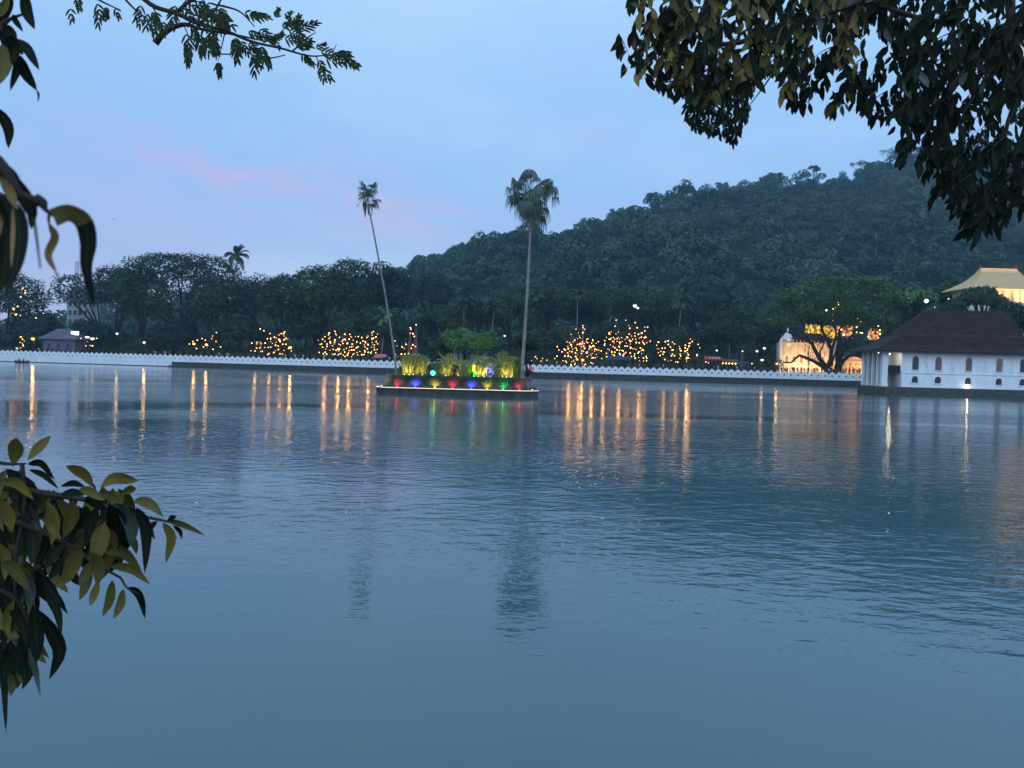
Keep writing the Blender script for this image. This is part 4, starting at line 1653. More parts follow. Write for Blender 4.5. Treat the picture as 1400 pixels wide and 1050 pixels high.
def string_lights(label, strands, D, r=.130, group=None, mk='bulb', jz=1.2, depth=2.0):
    """strands: list of pixel polylines with a bulb count; cable and bulbs become parts"""
    global bulb_me
    rg = random.Random(label)
    cs = [P(s[0][0][0], s[0][0][1], D) for s in strands]
    root = thing('string_lights', (sum(c.x for c in cs) / len(cs), D, GZ), label, 'string lights', group)
    b = MB()
    ro_ = wloc(root)
    if bulb_me is None:
        q = MB()
        q.sphere((0, 0, 0), 1.0, 6, 4)
        bulb_me = bpy.data.meshes.new('bulb')
        bulb_me.from_pydata(q.verts().tolist(), [], q.f)
        bulb_me.materials.append(M['bulb'])
    n_ = 0
    for pts, n in strands:
        d0 = D + rg.uniform(-depth, depth)
        W3 = [P(x, y, d0) for x, y in pts]
        L = [0]
        for i in range(len(W3) - 1):
            L.append(L[-1] + (W3[i + 1] - W3[i]).length)
        cab = []
        for k in range(n):
            s_ = L[-1] * k / max(n - 1, 1)
            for i in range(len(W3) - 1):
                if L[i + 1] >= s_ - 1e-6:
                    f = (s_ - L[i]) / max(L[i + 1] - L[i], 1e-6)
                    p_ = W3[i].lerp(W3[i + 1], f)
                    break
            p_ = p_ + Vector((rg.uniform(-.55, .55), rg.uniform(-.3, .3), rg.uniform(-.5, .5)))
            cab.append(p_ + Vector((0, 0, r)))
            o = bpy.data.objects.new('bulb', bulb_me)
            COL.objects.link(o)
            o.parent = root
            o.location = p_ - ro_
            s2 = r * rg.choice([.55, .65, .75, .9, 1, 1, 1.1, 1.3])
            o.scale = (s2, s2, s2)
            n_ += 1
        if len(cab) > 1:
            b.tube(cab, .025, 3, cap=False)
        b.tube([cab[0], cab[0] + Vector((0, 0, .9))], .03, 3)
    build('cable', b, M['cable'], root)
    if n_ > 20:
        for q_ in range(3):
            c_ = cs[int((q_ + .5) * len(cs) / 3)]
            lamp_light(root, (c_.x, D - 2.5, c_.z - 2.0), n_ * 1.6, (1, .48, .14), .35)
    return n_


def net(x0, x1, top, bot, step, nb, seed, fill=1.0):
    """vertical drops of a light net; top and bot are polylines of the outline"""
    rg = random.Random(seed)
    out = []
    x = x0
    while x <= x1:
        yt = float(np.interp(x, [a[0] for a in top], [a[1] for a in top])) + rg.uniform(-1.5, 1.5)
        yb = float(np.interp(x, [a[0] for a in bot], [a[1] for a in bot])) + rg.uniform(-1.5, 1.5)
        n = max(2, int((yb - yt) / nb * fill + rg.uniform(-.6, .8)))
        out.append(([(x + rg.uniform(-1, 1), yt), (x + rg.uniform(-2, 2), (yt + yb) / 2), (x + rg.uniform(-1.5, 1.5), yb)], n))
        x += step * rg.uniform(.75, 1.3)
    return out


string_lights('short hanging strings of bulbs on the dark tree at the far left', [([(31, 396), (33, 402), (29, 408)], 5), ([(24, 418), (22, 424), (23, 432)], 5), ([(17, 422), (29, 430)], 2), ([(57, 427), (47, 435)], 2), ([(27, 460), (34, 464), (28, 466)], 5), ([(32, 470), (29, 476), (26, 478)], 5)], 216)
string_lights('peaked tangle of string lights left of the wide net, bulbs rising to a point', net(345, 384, [(345, 470), (360, 466), (372, 462), (384, 466)], [(345, 478), (360, 482), (384, 482)], 3.9, 4.4, 1) +
              [([(388, 452), (384, 460), (380, 470), (378, 480)], 8), ([(388, 453), (392, 462), (394, 472), (396, 482)], 8), ([(389, 456), (388, 470), (387, 482)], 6), ([(358, 449), (366, 456), (374, 460)], 4)], 200)
string_lights('wide net of string lights looped in low arches left of the island', net(437, 520, [(437, 462), (446, 459), (457, 455), (464, 462), (470, 455), (476, 462), (483, 456), (490, 462), (500, 464), (508, 456), (517, 455), (520, 464)], [(437, 480), (455, 485), (480, 488), (500, 484), (513, 482), (520, 470)], 3.9, 4.2, 2), 198)
string_lights('narrow strings of bulbs right of the leaning palm foot, topped by a short high string', net(544, 570, [(544, 472), (556, 468), (563, 472), (570, 470)], [(544, 486), (570, 484)], 4.6, 5.0, 3) + [([(564, 450), (563, 456), (565, 460)], 4)], 198)
string_lights('densest strings of bulbs, heaped into a bright peak right of the island', net(771, 812, [(771, 478), (775, 470), (786, 468), (792, 462), (800, 466), (806, 460), (812, 468)], [(771, 496), (790, 497), (806, 496), (812, 490)], 3.1, 3.8, 4) + [([(797, 447), (794, 456), (790, 462)], 4)], 197, r=.125)
string_lights('wide curtain of bulbs spreading right from the bright peak', net(814, 884, [(814, 472), (826, 466), (836, 456), (850, 464), (868, 458), (880, 456), (884, 470)], [(814, 488), (835, 486), (850, 486), (862, 488), (872, 494), (884, 496)], 3.9, 4.2, 5), 198, r=.125)
string_lights('thin trail of bulbs climbing above the wide curtain towards the highest lamp', [([(840, 437), (845, 452), (848, 462)], 4), ([(857, 437), (863, 446), (858, 458), (864, 466)], 5), ([(870, 440), (872, 452), (876, 462)], 4), ([(880, 445), (888, 446), (882, 456), (878, 464)], 6), ([(832, 456), (838, 460), (845, 464)], 4), ([(783, 456), (790, 452), (797, 448)], 3), ([(882, 460), (888, 464), (898, 468)], 3)], 200)
string_lights('smaller light net on the right with sagging rows of bulbs', net(898, 948, [(898, 466), (908, 470), (918, 468), (930, 478), (940, 466), (948, 470)], [(898, 484), (910, 488), (920, 494), (935, 492), (948, 494)], 4.0, 4.2, 7), 196)
string_lights('sparse string of bulbs hung through the big spreading tree crown', [([(1147, 410), (1141, 416), (1144, 421), (1131, 426)], 6), ([(1129, 428), (1143, 429), (1139, 438)], 4), ([(1164, 434), (1178, 436), (1172, 444), (1176, 452)], 5), ([(1150, 450), (1158, 456), (1168, 452), (1186, 458)], 6), ([(1199, 448), (1200, 456), (1199, 462)], 5)], 179, r=.17)

string_lights('low loose string of bulbs around the pair of yellow lamps', [([(256, 472), (268, 466), (282, 463), (296, 466)], 7), ([(272, 476), (286, 474), (300, 476)], 5), ([(292, 459), (298, 457)], 2)], 201)
string_lights('few bulbs strung low beside the wall right of the tall palm foot', [([(727, 492), (733, 488), (738, 492)], 4), ([(743, 490), (750, 492), (756, 489)], 3), ([(762, 476), (766, 480), (764, 488)], 4)], 192)
string_lights('faint string of bulbs under the trees between the single lamp and the left house', [([(106, 462), (118, 466), (130, 464)], 5), ([(118, 474), (128, 472)], 3)], 211)
string_lights('short string of bulbs between the smaller light net and the red stall', [([(952, 472), (956, 480), (953, 488)], 4), ([(962, 492), (970, 495)], 2)], 192)

# ---- awning lights, stalls, signs and other small things behind the wall
M['red_cloth'] = mat('red cloth', (.35, .05, .05), .8, .2)
M['pink_cloth'] = mat('pink cloth', (.55, .12, .16), .8, .2)
M['blue_cloth'] = mat('blue cloth', (.035, .045, .085), .8, .2)
M['wood'] = mat('brown wood', (.12, .07, .04), .8, .2)


def stall(px, py, D, w, label, cloth, lit=False, sign=False):
    c = P(px, py, D)
    root = thing('market_stall', (c.x, D, GZ), label, 'stall')
    b = MB()
    for sx in (-1, 1):
        for sy in (-1, 1):
            b.box((c.x + sx * w / 2, D + sy * 1.0, (GZ + c.z) / 2), (.1, .1, c.z - GZ))
    b.box((c.x, D - .9, GZ + .5), (w, .5, 1.0))
    build('frame', b, M['wood'], root)
    b = MB()
    b.add([(c.x - w / 2 - .3, D - 1.5, c.z - .25), (c.x + w / 2 + .3, D - 1.5, c.z - .25), (c.x + w / 2, D, c.z + .55), (c.x - w / 2, D, c.z + .55), (c.x - w / 2 - .3, D + 1.4, c.z - .2), (c.x + w / 2 + .3, D + 1.4, c.z - .2)],
          [(0, 1, 2, 3), (3, 2, 5, 4)])
    for i in range(int(w / .4)):
        b.box((c.x - w / 2 - .1 + i * .4, D - 1.5, c.z - .36), (.36, .03, .22))
    build('awning', b, cloth, root)
    if sign:
        b = MB()
        b.box((c.x, D - 1.56, c.z + .05), (w * .8, .06, .7))
        sg = build('sign_board', b, M['red_cloth'], root)
        b = MB()
        for zz in (.2, -.06):
            for i in range(4):
                b.box((c.x - w * .27 + i * w * .18, D - 1.605, c.z + .03 + zz), (w * .12, .02, .12))
        build('lettering_bars', b, M['white_clean'], sg)
    if lit:
        for i in range(6):
            q = MB()
            q.sphere((c.x - w / 2 + w * i / 5, D - 1.4, c.z - .5), .17, 8, 5)
            build('bulb', q, M['lamp_yellow_soft'], root, True)
    return root


M['lamp_yellow_soft'] = emis('soft yellow bulb', (1.0, .66, .16), 7)
stall(974, 490, 186, 4.0, 'red-fronted stall behind the right wall with a small white-lettered board', M['red_cloth'], sign=True)
stall(997, 494, 185, 3.8, 'stall with a row of yellow bulbs right of the red-fronted stall', M['wood'], lit=True)
stall(521, 487, 191, 2.6, 'pink-roofed stall behind the wall left of the leaning palm foot', M['pink_cloth'])
stall(846, 490, 186, 5.4, 'low dark stall under the wide curtain of bulbs', M['blue_cloth'])
stall(1015, 497, 184, 2.6, 'blue-roofed stall between the bulb-lit stall and the palace', M['blue_cloth'])

# lit white sign at the left
c = P(102.5, 455.5, 213)
root = thing('lit_sign', (c.x, 213, GZ), 'rectangular lit white sign on a post behind the left wall', 'sign')
b = MB()
b.box((c.x, 213.1, c.z), (2.2, .2, 1.05))
build('lit_face', b, M['panel_white'], root)
b = MB()
b.tube([(c.x, 213.3, GZ - .2), (c.x, 213.3, c.z + .4)], .1, 6)
for sx in (-1, 1):
    b.box((c.x + sx * 1.14, 213.1, c.z), (.08, .26, 1.2))
for sz in (-1, 1):
    b.box((c.x, 213.1, c.z + sz * .56), (2.2, .26, .08))
build('frame', b, M['metal_dark'], root)
for px, py, lab in ((119, 461, 'small pale lit shelter sign, left one right of the lit white sign'), (126, 463, 'small pale lit shelter sign, right one beside the bare trunk')):
    c = P(px, py, 212)
    root = thing('lit_sign', (c.x, 212, GZ), lab, 'sign')
    b = MB()
    b.box((c.x, 212.1, c.z), (1.0, .15, .45))
    build('lit_face', b, M['panel_white'], root)
    b = MB()
    for sx in (-.4, .4):
        b.tube([(c.x + sx, 212.3, GZ - .2), (c.x + sx, 212.3, c.z + .2)], .05, 5)
    build('posts', b, M['metal_dark'], root)

# festival spires: slim decorated masts
for px, py, D, lab in ((797, 446, 199, 'tapering festival spire rising above the densest lights'), (569, 442, 200, 'tapering festival spire right of the leaning palm'), (561, 446, 201, 'shorter festival spire just left of its taller twin'),
                       (1015, 478, 190, 'thin lit mast between the stalls and the palace')):
    c = P(px, py, D)
    root = thing('spire', (c.x, D, GZ), lab, 'decoration')
    b = MB()
    H = c.z - GZ
    b.lathe((c.x, D, GZ), [(.75, 0), (.7, H * .3), (.5, H * .45), (.55, H * .5), (.32, H * .65), (.36, H * .7), (.15, H * .88), (.02, H)], 8)
    build('shaft', b, mat('reddish festival cloth', (.13, .06, .055), .8, .2), root)
    b = MB()
    b.sphere((c.x, D - .1, c.z - .4), .16, 8, 5)
    build('bulb', b, M['panel_white'], root, True)


# ================================================================== THE ISLAND
ID = 78.0
icx = P(624, 530, ID).x
icy = ID + 7.2


def ring(hw, hd, ch, z):
    return [(icx - hw + ch, icy - hd, z), (icx + hw - ch, icy - hd, z), (icx + hw, icy - hd + ch, z), (icx + hw, icy + hd - ch, z),
            (icx + hw - ch, icy + hd, z), (icx - hw + ch, icy + hd, z), (icx - hw, icy + hd - ch, z), (icx - hw, icy - hd + ch, z)]


def ringwall(mbx, rings):
    vs = sum(rings, [])
    fs = []
    for i in range(len(rings) - 1):
        for k in range(8):
            k2 = (k + 1) % 8
            fs.append((i * 8 + k, i * 8 + k2, (i + 1) * 8 + k2, (i + 1) * 8 + k))
    fs.append(tuple(range((len(rings) - 1) * 8, len(rings) * 8)))
    mbx.add(vs, fs)


root = thing('island', (icx, icy, 0), 'small walled stone island in the lake carrying two very tall palms', 'island')
b = MB()
ringwall(b, [ring(8.35, 7.35, 1.4, -.5), ring(8.35, 7.35, 1.4, .50), ring(8.42, 7.42, 1.4, .52), ring(8.42, 7.42, 1.4, .64)])
build('ledge', b, M['stone'], root)
b = MB()
ringwall(b, [ring(7.75, 6.75, 1.3, .60), ring(7.6, 6.6, 1.3, 1.82), ring(7.7, 6.7, 1.3, 1.84), ring(7.7, 6.7, 1.3, 1.95), ring(7.3, 6.3, 1.3, 1.96), ring(7.2, 6.2, 1.3, 1.90)])
build('retaining_wall', b, M['stone_moss'], root)
tag(build('soil_mound', MB().add([(icx - 6, icy - 5.4, 1.93), (icx + 6, icy - 5.4, 1.93), (icx + 6, icy + 5, 1.93), (icx - 6, icy + 5, 1.93), (icx, icy, 2.25)], [(0, 1, 4), (1, 2, 4), (2, 3, 4), (3, 0, 4)]), M['ground'], root))
rt = thing('rope_light', (icx, icy - 7.3, .66), 'glowing rope light laid along the front edge of the island ledge', 'rope light')
b = MB()
pts = [(icx - 8.38, icy - 4.5, .67), (icx - 8.38, icy - 6.0, .67), (icx - 6.98, icy - 7.38, .67), (icx + 6.98, icy - 7.38, .67), (icx + 8.38, icy - 6.0, .67), (icx + 8.38, icy - 4.5, .67)]
b.tube(pts, .032, 6)
build('tube', b, M['rope'], rt)

# hanging moss and small plants on the wall
rg = np.random.default_rng(21)
C = []
for _ in range(2600):
    x = rg.uniform(-6.4, 6.4)
    z = 1.9 - abs(rg.normal(0, .22)) - (.25 if math.sin(x * 3.1) > .4 else 0) * rg.uniform()
    C.append((icx + x, icy - 6.75 - rg.uniform(0, .10), max(z, .75)))
C = np.array(C)
V = cards(C, np.tile([0, -1.0, .3], (len(C), 1)), .13, rng=rg)
tag(quads_mesh('hanging_creeper', V, M['leaf_b'], origin=(icx, icy - 6.8, .7)), 'creeper and moss hanging down the front of the island wall', 'creeper', kind='stuff')

# coloured floodlights on the ledge
HUE = {'yellow': (1, .85, .05), 'red': (1, .04, .06), 'blue': (.06, .08, 1), 'green': (.03, 1, .12), 'pale': (1, .95, .55), 'violet': (.5, .4, 1)}
FL = [(185, 'pale', 'pale yellow floodlight at the left corner of the island ledge'), (295, 'red', 'red floodlight near the left end of the island ledge'), (410, 'blue', 'blue floodlight left of the left yellow one on the island ledge'),
      (535, 'yellow', 'yellow floodlight on the island ledge between a blue and a red one'), (648, 'red', 'red floodlight at the middle of the island ledge'), (768, 'blue', 'blue floodlight right of the middle of the island ledge'),
      (868, 'yellow', 'yellow floodlight left of the green one on the island ledge'), (970, 'green', 'the only green floodlight on the island ledge'), (1075, 'red', 'red floodlight near the right end of the island ledge'),
      (1165, 'violet', 'pale violet floodlight at the right corner of the island ledge')]
for zx, hue, lab in FL:
    px = 480 + zx / 4.667
    x = P(px, 530, ID + .3).x
    y = icy - 7.16
    if zx == 185:
        x, y = icx - 7.75, icy - 6.55
    if zx == 1165:
        x, y = icx + 7.75, icy - 6.55
    rt = thing('flood_light', (x, y, .64), lab, 'floodlight', 'coloured floodlights around the island ledge')
    b = MB()
    b.box((x, y, .70), (.26, .12, .10))
    b.tube([(x, y, .63), (x, y, .70)], .03, 6)
    build('housing', b, M['metal_dark'], rt)
    b = MB()
    b.sphere((x, y + .0, .775), .055, 8, 5, sc=(1.7, .8, .6))
    build('lens', b, M['e_' + hue] if 'e_' + hue in M else M['panel_white'], rt, True)
    spot_light(rt, (x, y + .02, .84), (x, y + .42, 1.28), {'blue': 330, 'violet': 100, 'red': 170, 'green': 130, 'yellow': 130, 'pale': 110}[hue], HUE[hue], R(115), 1.0, .04)

# the two very tall fan palms
def fan_palm(path, foot, D, crown_px, rx, droop, nfr, label, r0, r1, seed, size):
    rg = np.random.default_rng(seed)
    pts = [P(x, y, D) for x, y in path]
    f = P(foot[0], foot[1], D)
    root = thing('fan_palm', (f.x, D, 1.9), label, 'palm tree')
    pts = [Vector((f.x, D, 1.85)), Vector((f.x, D, 2.2))] + pts
    # smooth path
    sm = []
    for i in range(len(pts) - 1):
        for k in range(4):
            sm.append(pts[i].lerp(pts[i + 1], k / 4))
    sm.append(pts[-1])
    n = len(sm)
    b = MB()
    b.tube(sm, [(r0 * 1.5 if i == 0 else r0 + (r1 - r0) * (i / (n - 1)) ** .8) for i in range(n)], 9)
    build('trunk', b, M['palm_bark'], root, True)
    c = np.array(P(crown_px[0], crown_px[1], D))
    base = np.array(sm[-1])
    Q = []
    pet = MB()
    for i in range(nfr):
        az = 2 * math.pi * (i * .382 % 1) + rg.uniform(-.15, .15)
        el = (-1.2 + 2.2 * ((i * .7549) % 1)) if droop else (-.8 + 2.1 * ((i * .7549) % 1))
        L = size * rg.uniform(.22, .72)
        d = np.array([math.cos(az) * math.cos(el), math.sin(az) * math.cos(el), math.sin(el)])
        p0 = c + np.array([0, 0, rg.uniform(-.35, .25)])
        p1 = p0 + d * L * .6
        p2 = p0 + d * L + np.array([0, 0, -.12 * L])
        pet.tube([tuple(p0), tuple(p1), tuple(p2)], [.035, .025, .018], 4)
        # blade: segments spread in a fan, then hang
        side = unit(np.cross(d, [0, 0, 1.0])[None])[0]
        up = np.cross(side, d)
        ns = 13
        B = size * rg.uniform(.27, .44)
        for j in range(ns):
            a = (j / (ns - 1) - .5) * 2.9
            dirv = d * math.cos(a) + side * math.sin(a) + up * .10 * math.cos(a * 2)
            q0 = p2
            q1 = p2 + dirv * B * .62
            hang = np.array([0, 0, -B * (.95 if droop else .35) * rg.uniform(.6, 1.2)])
            q2 = q1 + dirv * B * .22 + hang
            wv = unit(np.cross(dirv, up)[None])[0] * B * .058
            Q.append([q0 - wv * .15, q1 - wv, q1 + wv, q0 + wv * .15])
            Q.append([q1 - wv, q2 - wv * .15, q2 + wv * .15, q1 + wv])
    # dead leaves hanging against the trunk
    for j in range(20 if droop else 10):
        a = rg.uniform(0, 6.28)
        q0 = base + np.array([math.cos(a) * .2, math.sin(a) * .2, rg.uniform(-.9, .1)])
        q1 = q0 + np.array([math.cos(a) * .35, math.sin(a) * .35, -.6])
        q2 = q0 + np.array([math.cos(a) * .3, math.sin(a) * .3, -rg.uniform(1.2, 2.0 if droop else 1.3)])
        wv = np.array([-math.sin(a), math.cos(a), 0]) * .13
        Q.append([q0 - wv * .3, q1 - wv, q1 + wv, q0 + wv * .3])
        Q.append([q1 - wv, q2 - wv * .2, q2 + wv * .2, q1 + wv])
    cr_ = quads_mesh('crown', np.array(Q), M['leaf_palm'], root)
    build('leaf_stalks', pet, M['leaf_d'], cr_)
    return root


M['leaf_palm'] = mat('fan palm leaf', (.075, .115, .07), .55, .3, .8, alt=(.045, .075, .05))
fan_palm([(540.5, 495), (534, 447), (524.7, 391), (518, 356), (510, 313), (504, 284), (502.5, 268)], (541.5, 510), 79.0, (502.3, 264), 17, False, 36, 'thinner leaning fan palm on the left end of the island, with a small tufted crown', .13, .07, 4, 1.7)
fan_palm([(714.5, 497), (718, 447), (721.3, 393), (724.5, 330), (726, 290), (726.5, 262)], (714.2, 512), 80.0, (726.5, 262), 31, True, 58, 'taller upright fan palm on the right of the island, with a full drooping crown', .24, .11, 9, 3.35)


# plants of the island
M['leaf_gold'] = mat('yellow green leaves', (.30, .30, .06), .5, .3, 2.0, alt=(.15, .20, .05), isle=.5)
M['leaf_lit'] = mat('fresh green leaves', (.10, .22, .05), .55, .3, 1.0, alt=(.05, .12, .03))
M['leaf_silver'] = mat('silvery leaves', (.26, .32, .27), .5, .3, 1.0, alt=(.16, .22, .18))
UP_POWER = 48


def blades(px, py_top, wpx, D, n, label, mk, seed, spread=.25, lit=None, wd=.05, cat='plant', name='upright_plant', leafy=0):
    rg = np.random.default_rng(seed)
    c = P(px, py_top, D)
    H = c.z - 1.95
    w = wpx * D / F / 2
    root = thing(name, (c.x, D, 1.95), label, cat)
    Q = []
    for _ in range(n):
        a = rg.uniform(0, 2 * math.pi)
        r_ = w * math.sqrt(rg.uniform(0, 1)) * .8
        p0 = np.array([c.x + math.cos(a) * r_, D + math.sin(a) * r_ * .7, 1.95])
        h = H * rg.uniform(.55, 1.05)
        lean = np.array([math.cos(a), math.sin(a) * .7, 0]) * spread * h * rg.uniform(.2, 1.2)
        sd = unit(rg.normal(0, 1, (1, 3)) * np.array([1, .5, 0]))[0] * wd * rg.uniform(.6, 1.4)
        p1 = p0 + lean * .35 + np.array([0, 0, h * .6])
        p2 = p0 + lean + np.array([0, 0, h])
        Q.append([p0 - sd * .5, p1 - sd, p1 + sd, p0 + sd * .5])
        Q.append([p1 - sd, p2 - sd * .1, p2 + sd * .1, p1 + sd])
    Q = np.array(Q)
    quads_mesh('leaves', Q[rg.permutation(len(Q) // 2 * 2)[:0]] if 0 else Q, M[mk], root)
    leafy = int(leafy * 3.2)
    if leafy:
        pts = np.stack([c.x + rg.normal(0, w * .55, leafy), D + rg.normal(0, w * .4, leafy), 1.95 + H * rg.uniform(.35, 1.05, leafy) ** .7], 1)
        quads_mesh('side_leaves', cards(pts, np.tile([0, -.4, .8], (leafy, 1)), .20, .40, .8, rg), M[mk], root)
    if lit:
        gl = MB()
        gl.sphere((c.x, D - w - .25, 2.0), .05, 6, 4)
        build('uplight', gl, M['panel_white'], root)
        spot_light(root, (c.x, D - w - .45, 2.1), (c.x, D, 3.1), UP_POWER * 2.3, lit, R(130), 1.0, .05)
    return root


WARM = (1, .66, .22)
y0_ = icy - 4.9
for i, (px, tp, w, n, lab, lit, mk, lf) in enumerate((
        (555, 487, 15, 60, 'golden-lit upright plants at the left end of the island planting', WARM, 'leaf_gold', 90),
        (567, 484, 15, 70, 'tall golden-lit clump second from the left on the island', WARM, 'leaf_gold', 120),
        (579, 487, 14, 60, 'golden-lit clump just left of the round green light', WARM, 'leaf_gold', 90),
        (606, 492, 12, 44, 'narrow golden clump just right of the round green light', None, 'leaf_gold', 40),
        (616, 484, 11, 50, 'tallest thin golden stems left of the silvery plant', WARM, 'leaf_gold', 50),
        (628, 493, 13, 50, 'golden clump under the silvery plant', WARM, 'leaf_gold', 50),
        (640, 494, 12, 50, 'golden stems left of the yellow lit figure stand', None, 'leaf_gold', 40),
        (688, 481, 11, 56, 'tall golden stems right of the blue-lit bush', WARM, 'leaf_gold', 60),
        (699, 488, 14, 56, 'greenish golden clump left of the taller palm foot', WARM, 'leaf_gold', 120),
        (708, 490, 10, 40, 'leafy clump against the taller palm foot', None, 'leaf_lit', 90))):
    blades(px, tp, w, y0_ + (i % 3) * .5, n, lab, mk, 40 + i, lit=lit, leafy=lf)
for i, (px, tp, w, lab, mk, lit) in enumerate(((561, 491, 12, 'short golden tuft at the foot of the left clumps on the island', 'leaf_gold', WARM), (597, 497, 12, 'low dark green tuft right beside the round green light', 'leaf_lit', None),
        (611, 496, 14, 'low golden tuft before the narrow golden clump', 'leaf_gold', WARM), (634, 499, 16, 'lowest golden tuft in the middle of the island front', 'leaf_gold', None),
        (655, 494, 12, 'yellowish tuft right of the yellow paper lantern', 'leaf_gold', WARM), (681, 492, 12, 'golden tuft right beside the blue-lit bush', 'leaf_gold', None),
        (693, 496, 12, 'low golden tuft between the right-hand tall clumps', 'leaf_gold', WARM))):
    blades(px, tp, w, y0_ - .7, 40, lab, mk, 140 + i, lit=lit, leafy=70, spread=.7)
blades(632, 480, 40, icy - 1.5, 80, 'silvery spiky plant arching at the centre of the island', 'leaf_silver', 60, spread=1.1, wd=.07, name='spiky_plant')
blades(663, 488, 28, icy - 4.4, 60, 'low spreading bush lit bright yellow, right of the island centre', 'leaf_gold', 61, spread=1.6, wd=.06, lit=(1, .8, .15), name='spreading_plant', leafy=120)


def bush(px, top, w, D, label, mk, seed, n=900, card=.16, bottom=None, name='bush', cat='bush'):
    rg = np.random.default_rng(seed)
    c = P(px, top, D)
    r_ = w * D / F / 2
    z0 = 1.93
    root = thing(name, (c.x, D, z0), label, cat)
    b = MB()
    for _ in range(5):
        b.tube([(c.x, D, z0 - .1), (c.x + rg.uniform(-.4, .4) * r_, D + rg.uniform(-.3, .3) * r_, (z0 + c.z) / 2), (c.x + rg.uniform(-.8, .8) * r_, D, c.z - .2)], [.05, .035, .015], 5)
    build('stems', b, M['bark'], root)
    lob = crown_lobes((c.x, D, (z0 + c.z) / 2), (r_, r_ * .8, (c.z - z0) / 2), 9, rg, lf=(.3, .5))
    p_, n_ = lobe_points(lob, n, rg, shell=(.5, 1.1))
    quads_mesh('foliage', cards(p_, n_, card, rng=rg), M[mk], root)
    return root


bush(670, 497, 17, icy - 5.0, 'round bush lit deep blue on the island, left of the taller palm', 'leaf_silver', 70)
for i, (px, tp, w, dd, mk, lab) in enumerate(((562, 489, 13, -4.6, 'leaf_lit', 'fresh green bush among the left golden clumps on the island'), (600, 490, 15, -3.8, 'leaf_lit', 'fresh green bush right of the round green light'),
                                              (622, 495, 13, -5.3, 'leaf_b', 'dark green bush before the golden clumps left of the lantern'), (660, 483, 22, -3.2, 'leaf_lit', 'tall fresh green bush behind the yellow low spreading bush'),
                                              (683, 495, 11, -5.4, 'leaf_b', 'small dark bush right against the blue-lit bush'), (704, 484, 18, -3.6, 'leaf_lit', 'tall fresh green bush behind the taller palm foot'),
                                              (549, 497, 9, -4.9, 'leaf_b', 'small dark bush at the leaning palm foot'))):
    bush(px, tp, w, icy + dd, lab, mk, 170 + i, 900)
bush(592, 493, 15, icy - 4.2, 'dark bush behind the round green light', 'leaf_a', 71)
bush(648, 500, 9, icy - 5.2, 'small bush glowing green under the yellow figure stand', 'leaf_lit', 72, 400)
bush(722, 500, 14, icy - 4.6, 'low bush with pink bunting right of the taller palm foot', 'leaf_b', 73, 600)
for px, py, col, pw, lab in ((670, 509, (.08, .08, 1), 120, 'blue spotlight at the foot of the round blue-lit bush'), (648, 510, (.05, 1, .15), 40, 'green spotlight at the foot of the small glowing bush')):
    c = P(px, py, icy - 6.0)
    rt = thing('garden_spotlight', (c.x, c.y, 1.95), lab, 'spotlight')
    b = MB()
    b.sphere((c.x, c.y, 2.02), .07, 8, 5)
    build('lens', b, M['e_blue'] if px > 660 else M['e_green'], rt)
    b = MB()
    b.box((c.x, c.y + .02, 1.955), (.16, .16, .04))
    build('housing', b, M['metal_dark'], rt)
    spot_light(rt, (c.x, c.y - .1, 2.15), (c.x, c.y + 1.0, 2.9), pw * 6, col, R(100), 1.0, .05)

# round green neon light
c = P(592, 505, icy - 6.1)
rt = thing('ring_light', (c.x, c.y, 1.95), 'round green neon ring light standing on the island edge', 'lamp')
b = MB()
R_ = .21
b.tube([(c.x + R_ * math.cos(t * math.pi / 8), c.y, 2.22 + R_ * math.sin(t * math.pi / 8)) for t in range(17)], .03, 6, cap=False)
b.tube([(c.x - .1, c.y, 2.26), (c.x + .05, c.y, 2.3), (c.x + .08, c.y, 2.15), (c.x - .05, c.y, 2.12)], .02, 5)
build('neon_tube', b, M['e_cyan'], rt, True)
b = MB()
b.tube([(c.x, c.y + .05, 1.94), (c.x, c.y + .05, 2.4)], .02, 5)
build('stake', b, M['metal_dark'], rt)
# yellow lit stand
c = P(648, 498, icy - 5.8)
rt = thing('paper_lantern', (c.x, c.y, 1.95), 'tall yellow paper lantern shining near the island centre', 'lantern')
b = MB()
b.lathe((c.x, c.y, 2.45), [(.05, 0), (.17, .08), (.20, .3), (.15, .52), (.24, .56), (.1, .74), (.03, .78)], 8)
build('paper_shade', b, emis('yellow paper', (1, .78, .05), 1.6), rt)
b = MB()
b.tube([(c.x, c.y, 1.9), (c.x, c.y, 2.48)], .04, 6)
build('post', b, M['metal_dark'], rt)
# pink cloth bunting by the palm and a white post lamp
c = P(724, 500, icy - 5.2)
rt = thing('pink_flag', (c.x, c.y, 1.95), 'small pink flag on a leaning stick at the right end of the island', 'flag')
b = MB()
b.tube([(c.x + .15, c.y, 1.9), (c.x - .05, c.y, 3.35)], .02, 5)
build('stick', b, M['wood'], rt)
b = MB()
fl = [(c.x - .05 + i * .09, c.y + .03 * math.sin(i * 1.3), 3.3 - .05 * i) for i in range(6)]
b.add([p_ for p_ in fl] + [(x + .03, y + .02, z - .52 + .06 * (i % 2)) for i, (x, y, z) in enumerate(fl)], [(i, i + 1, i + 7, i + 6) for i in range(5)])
build('cloth', b, M['pink_cloth'], rt)
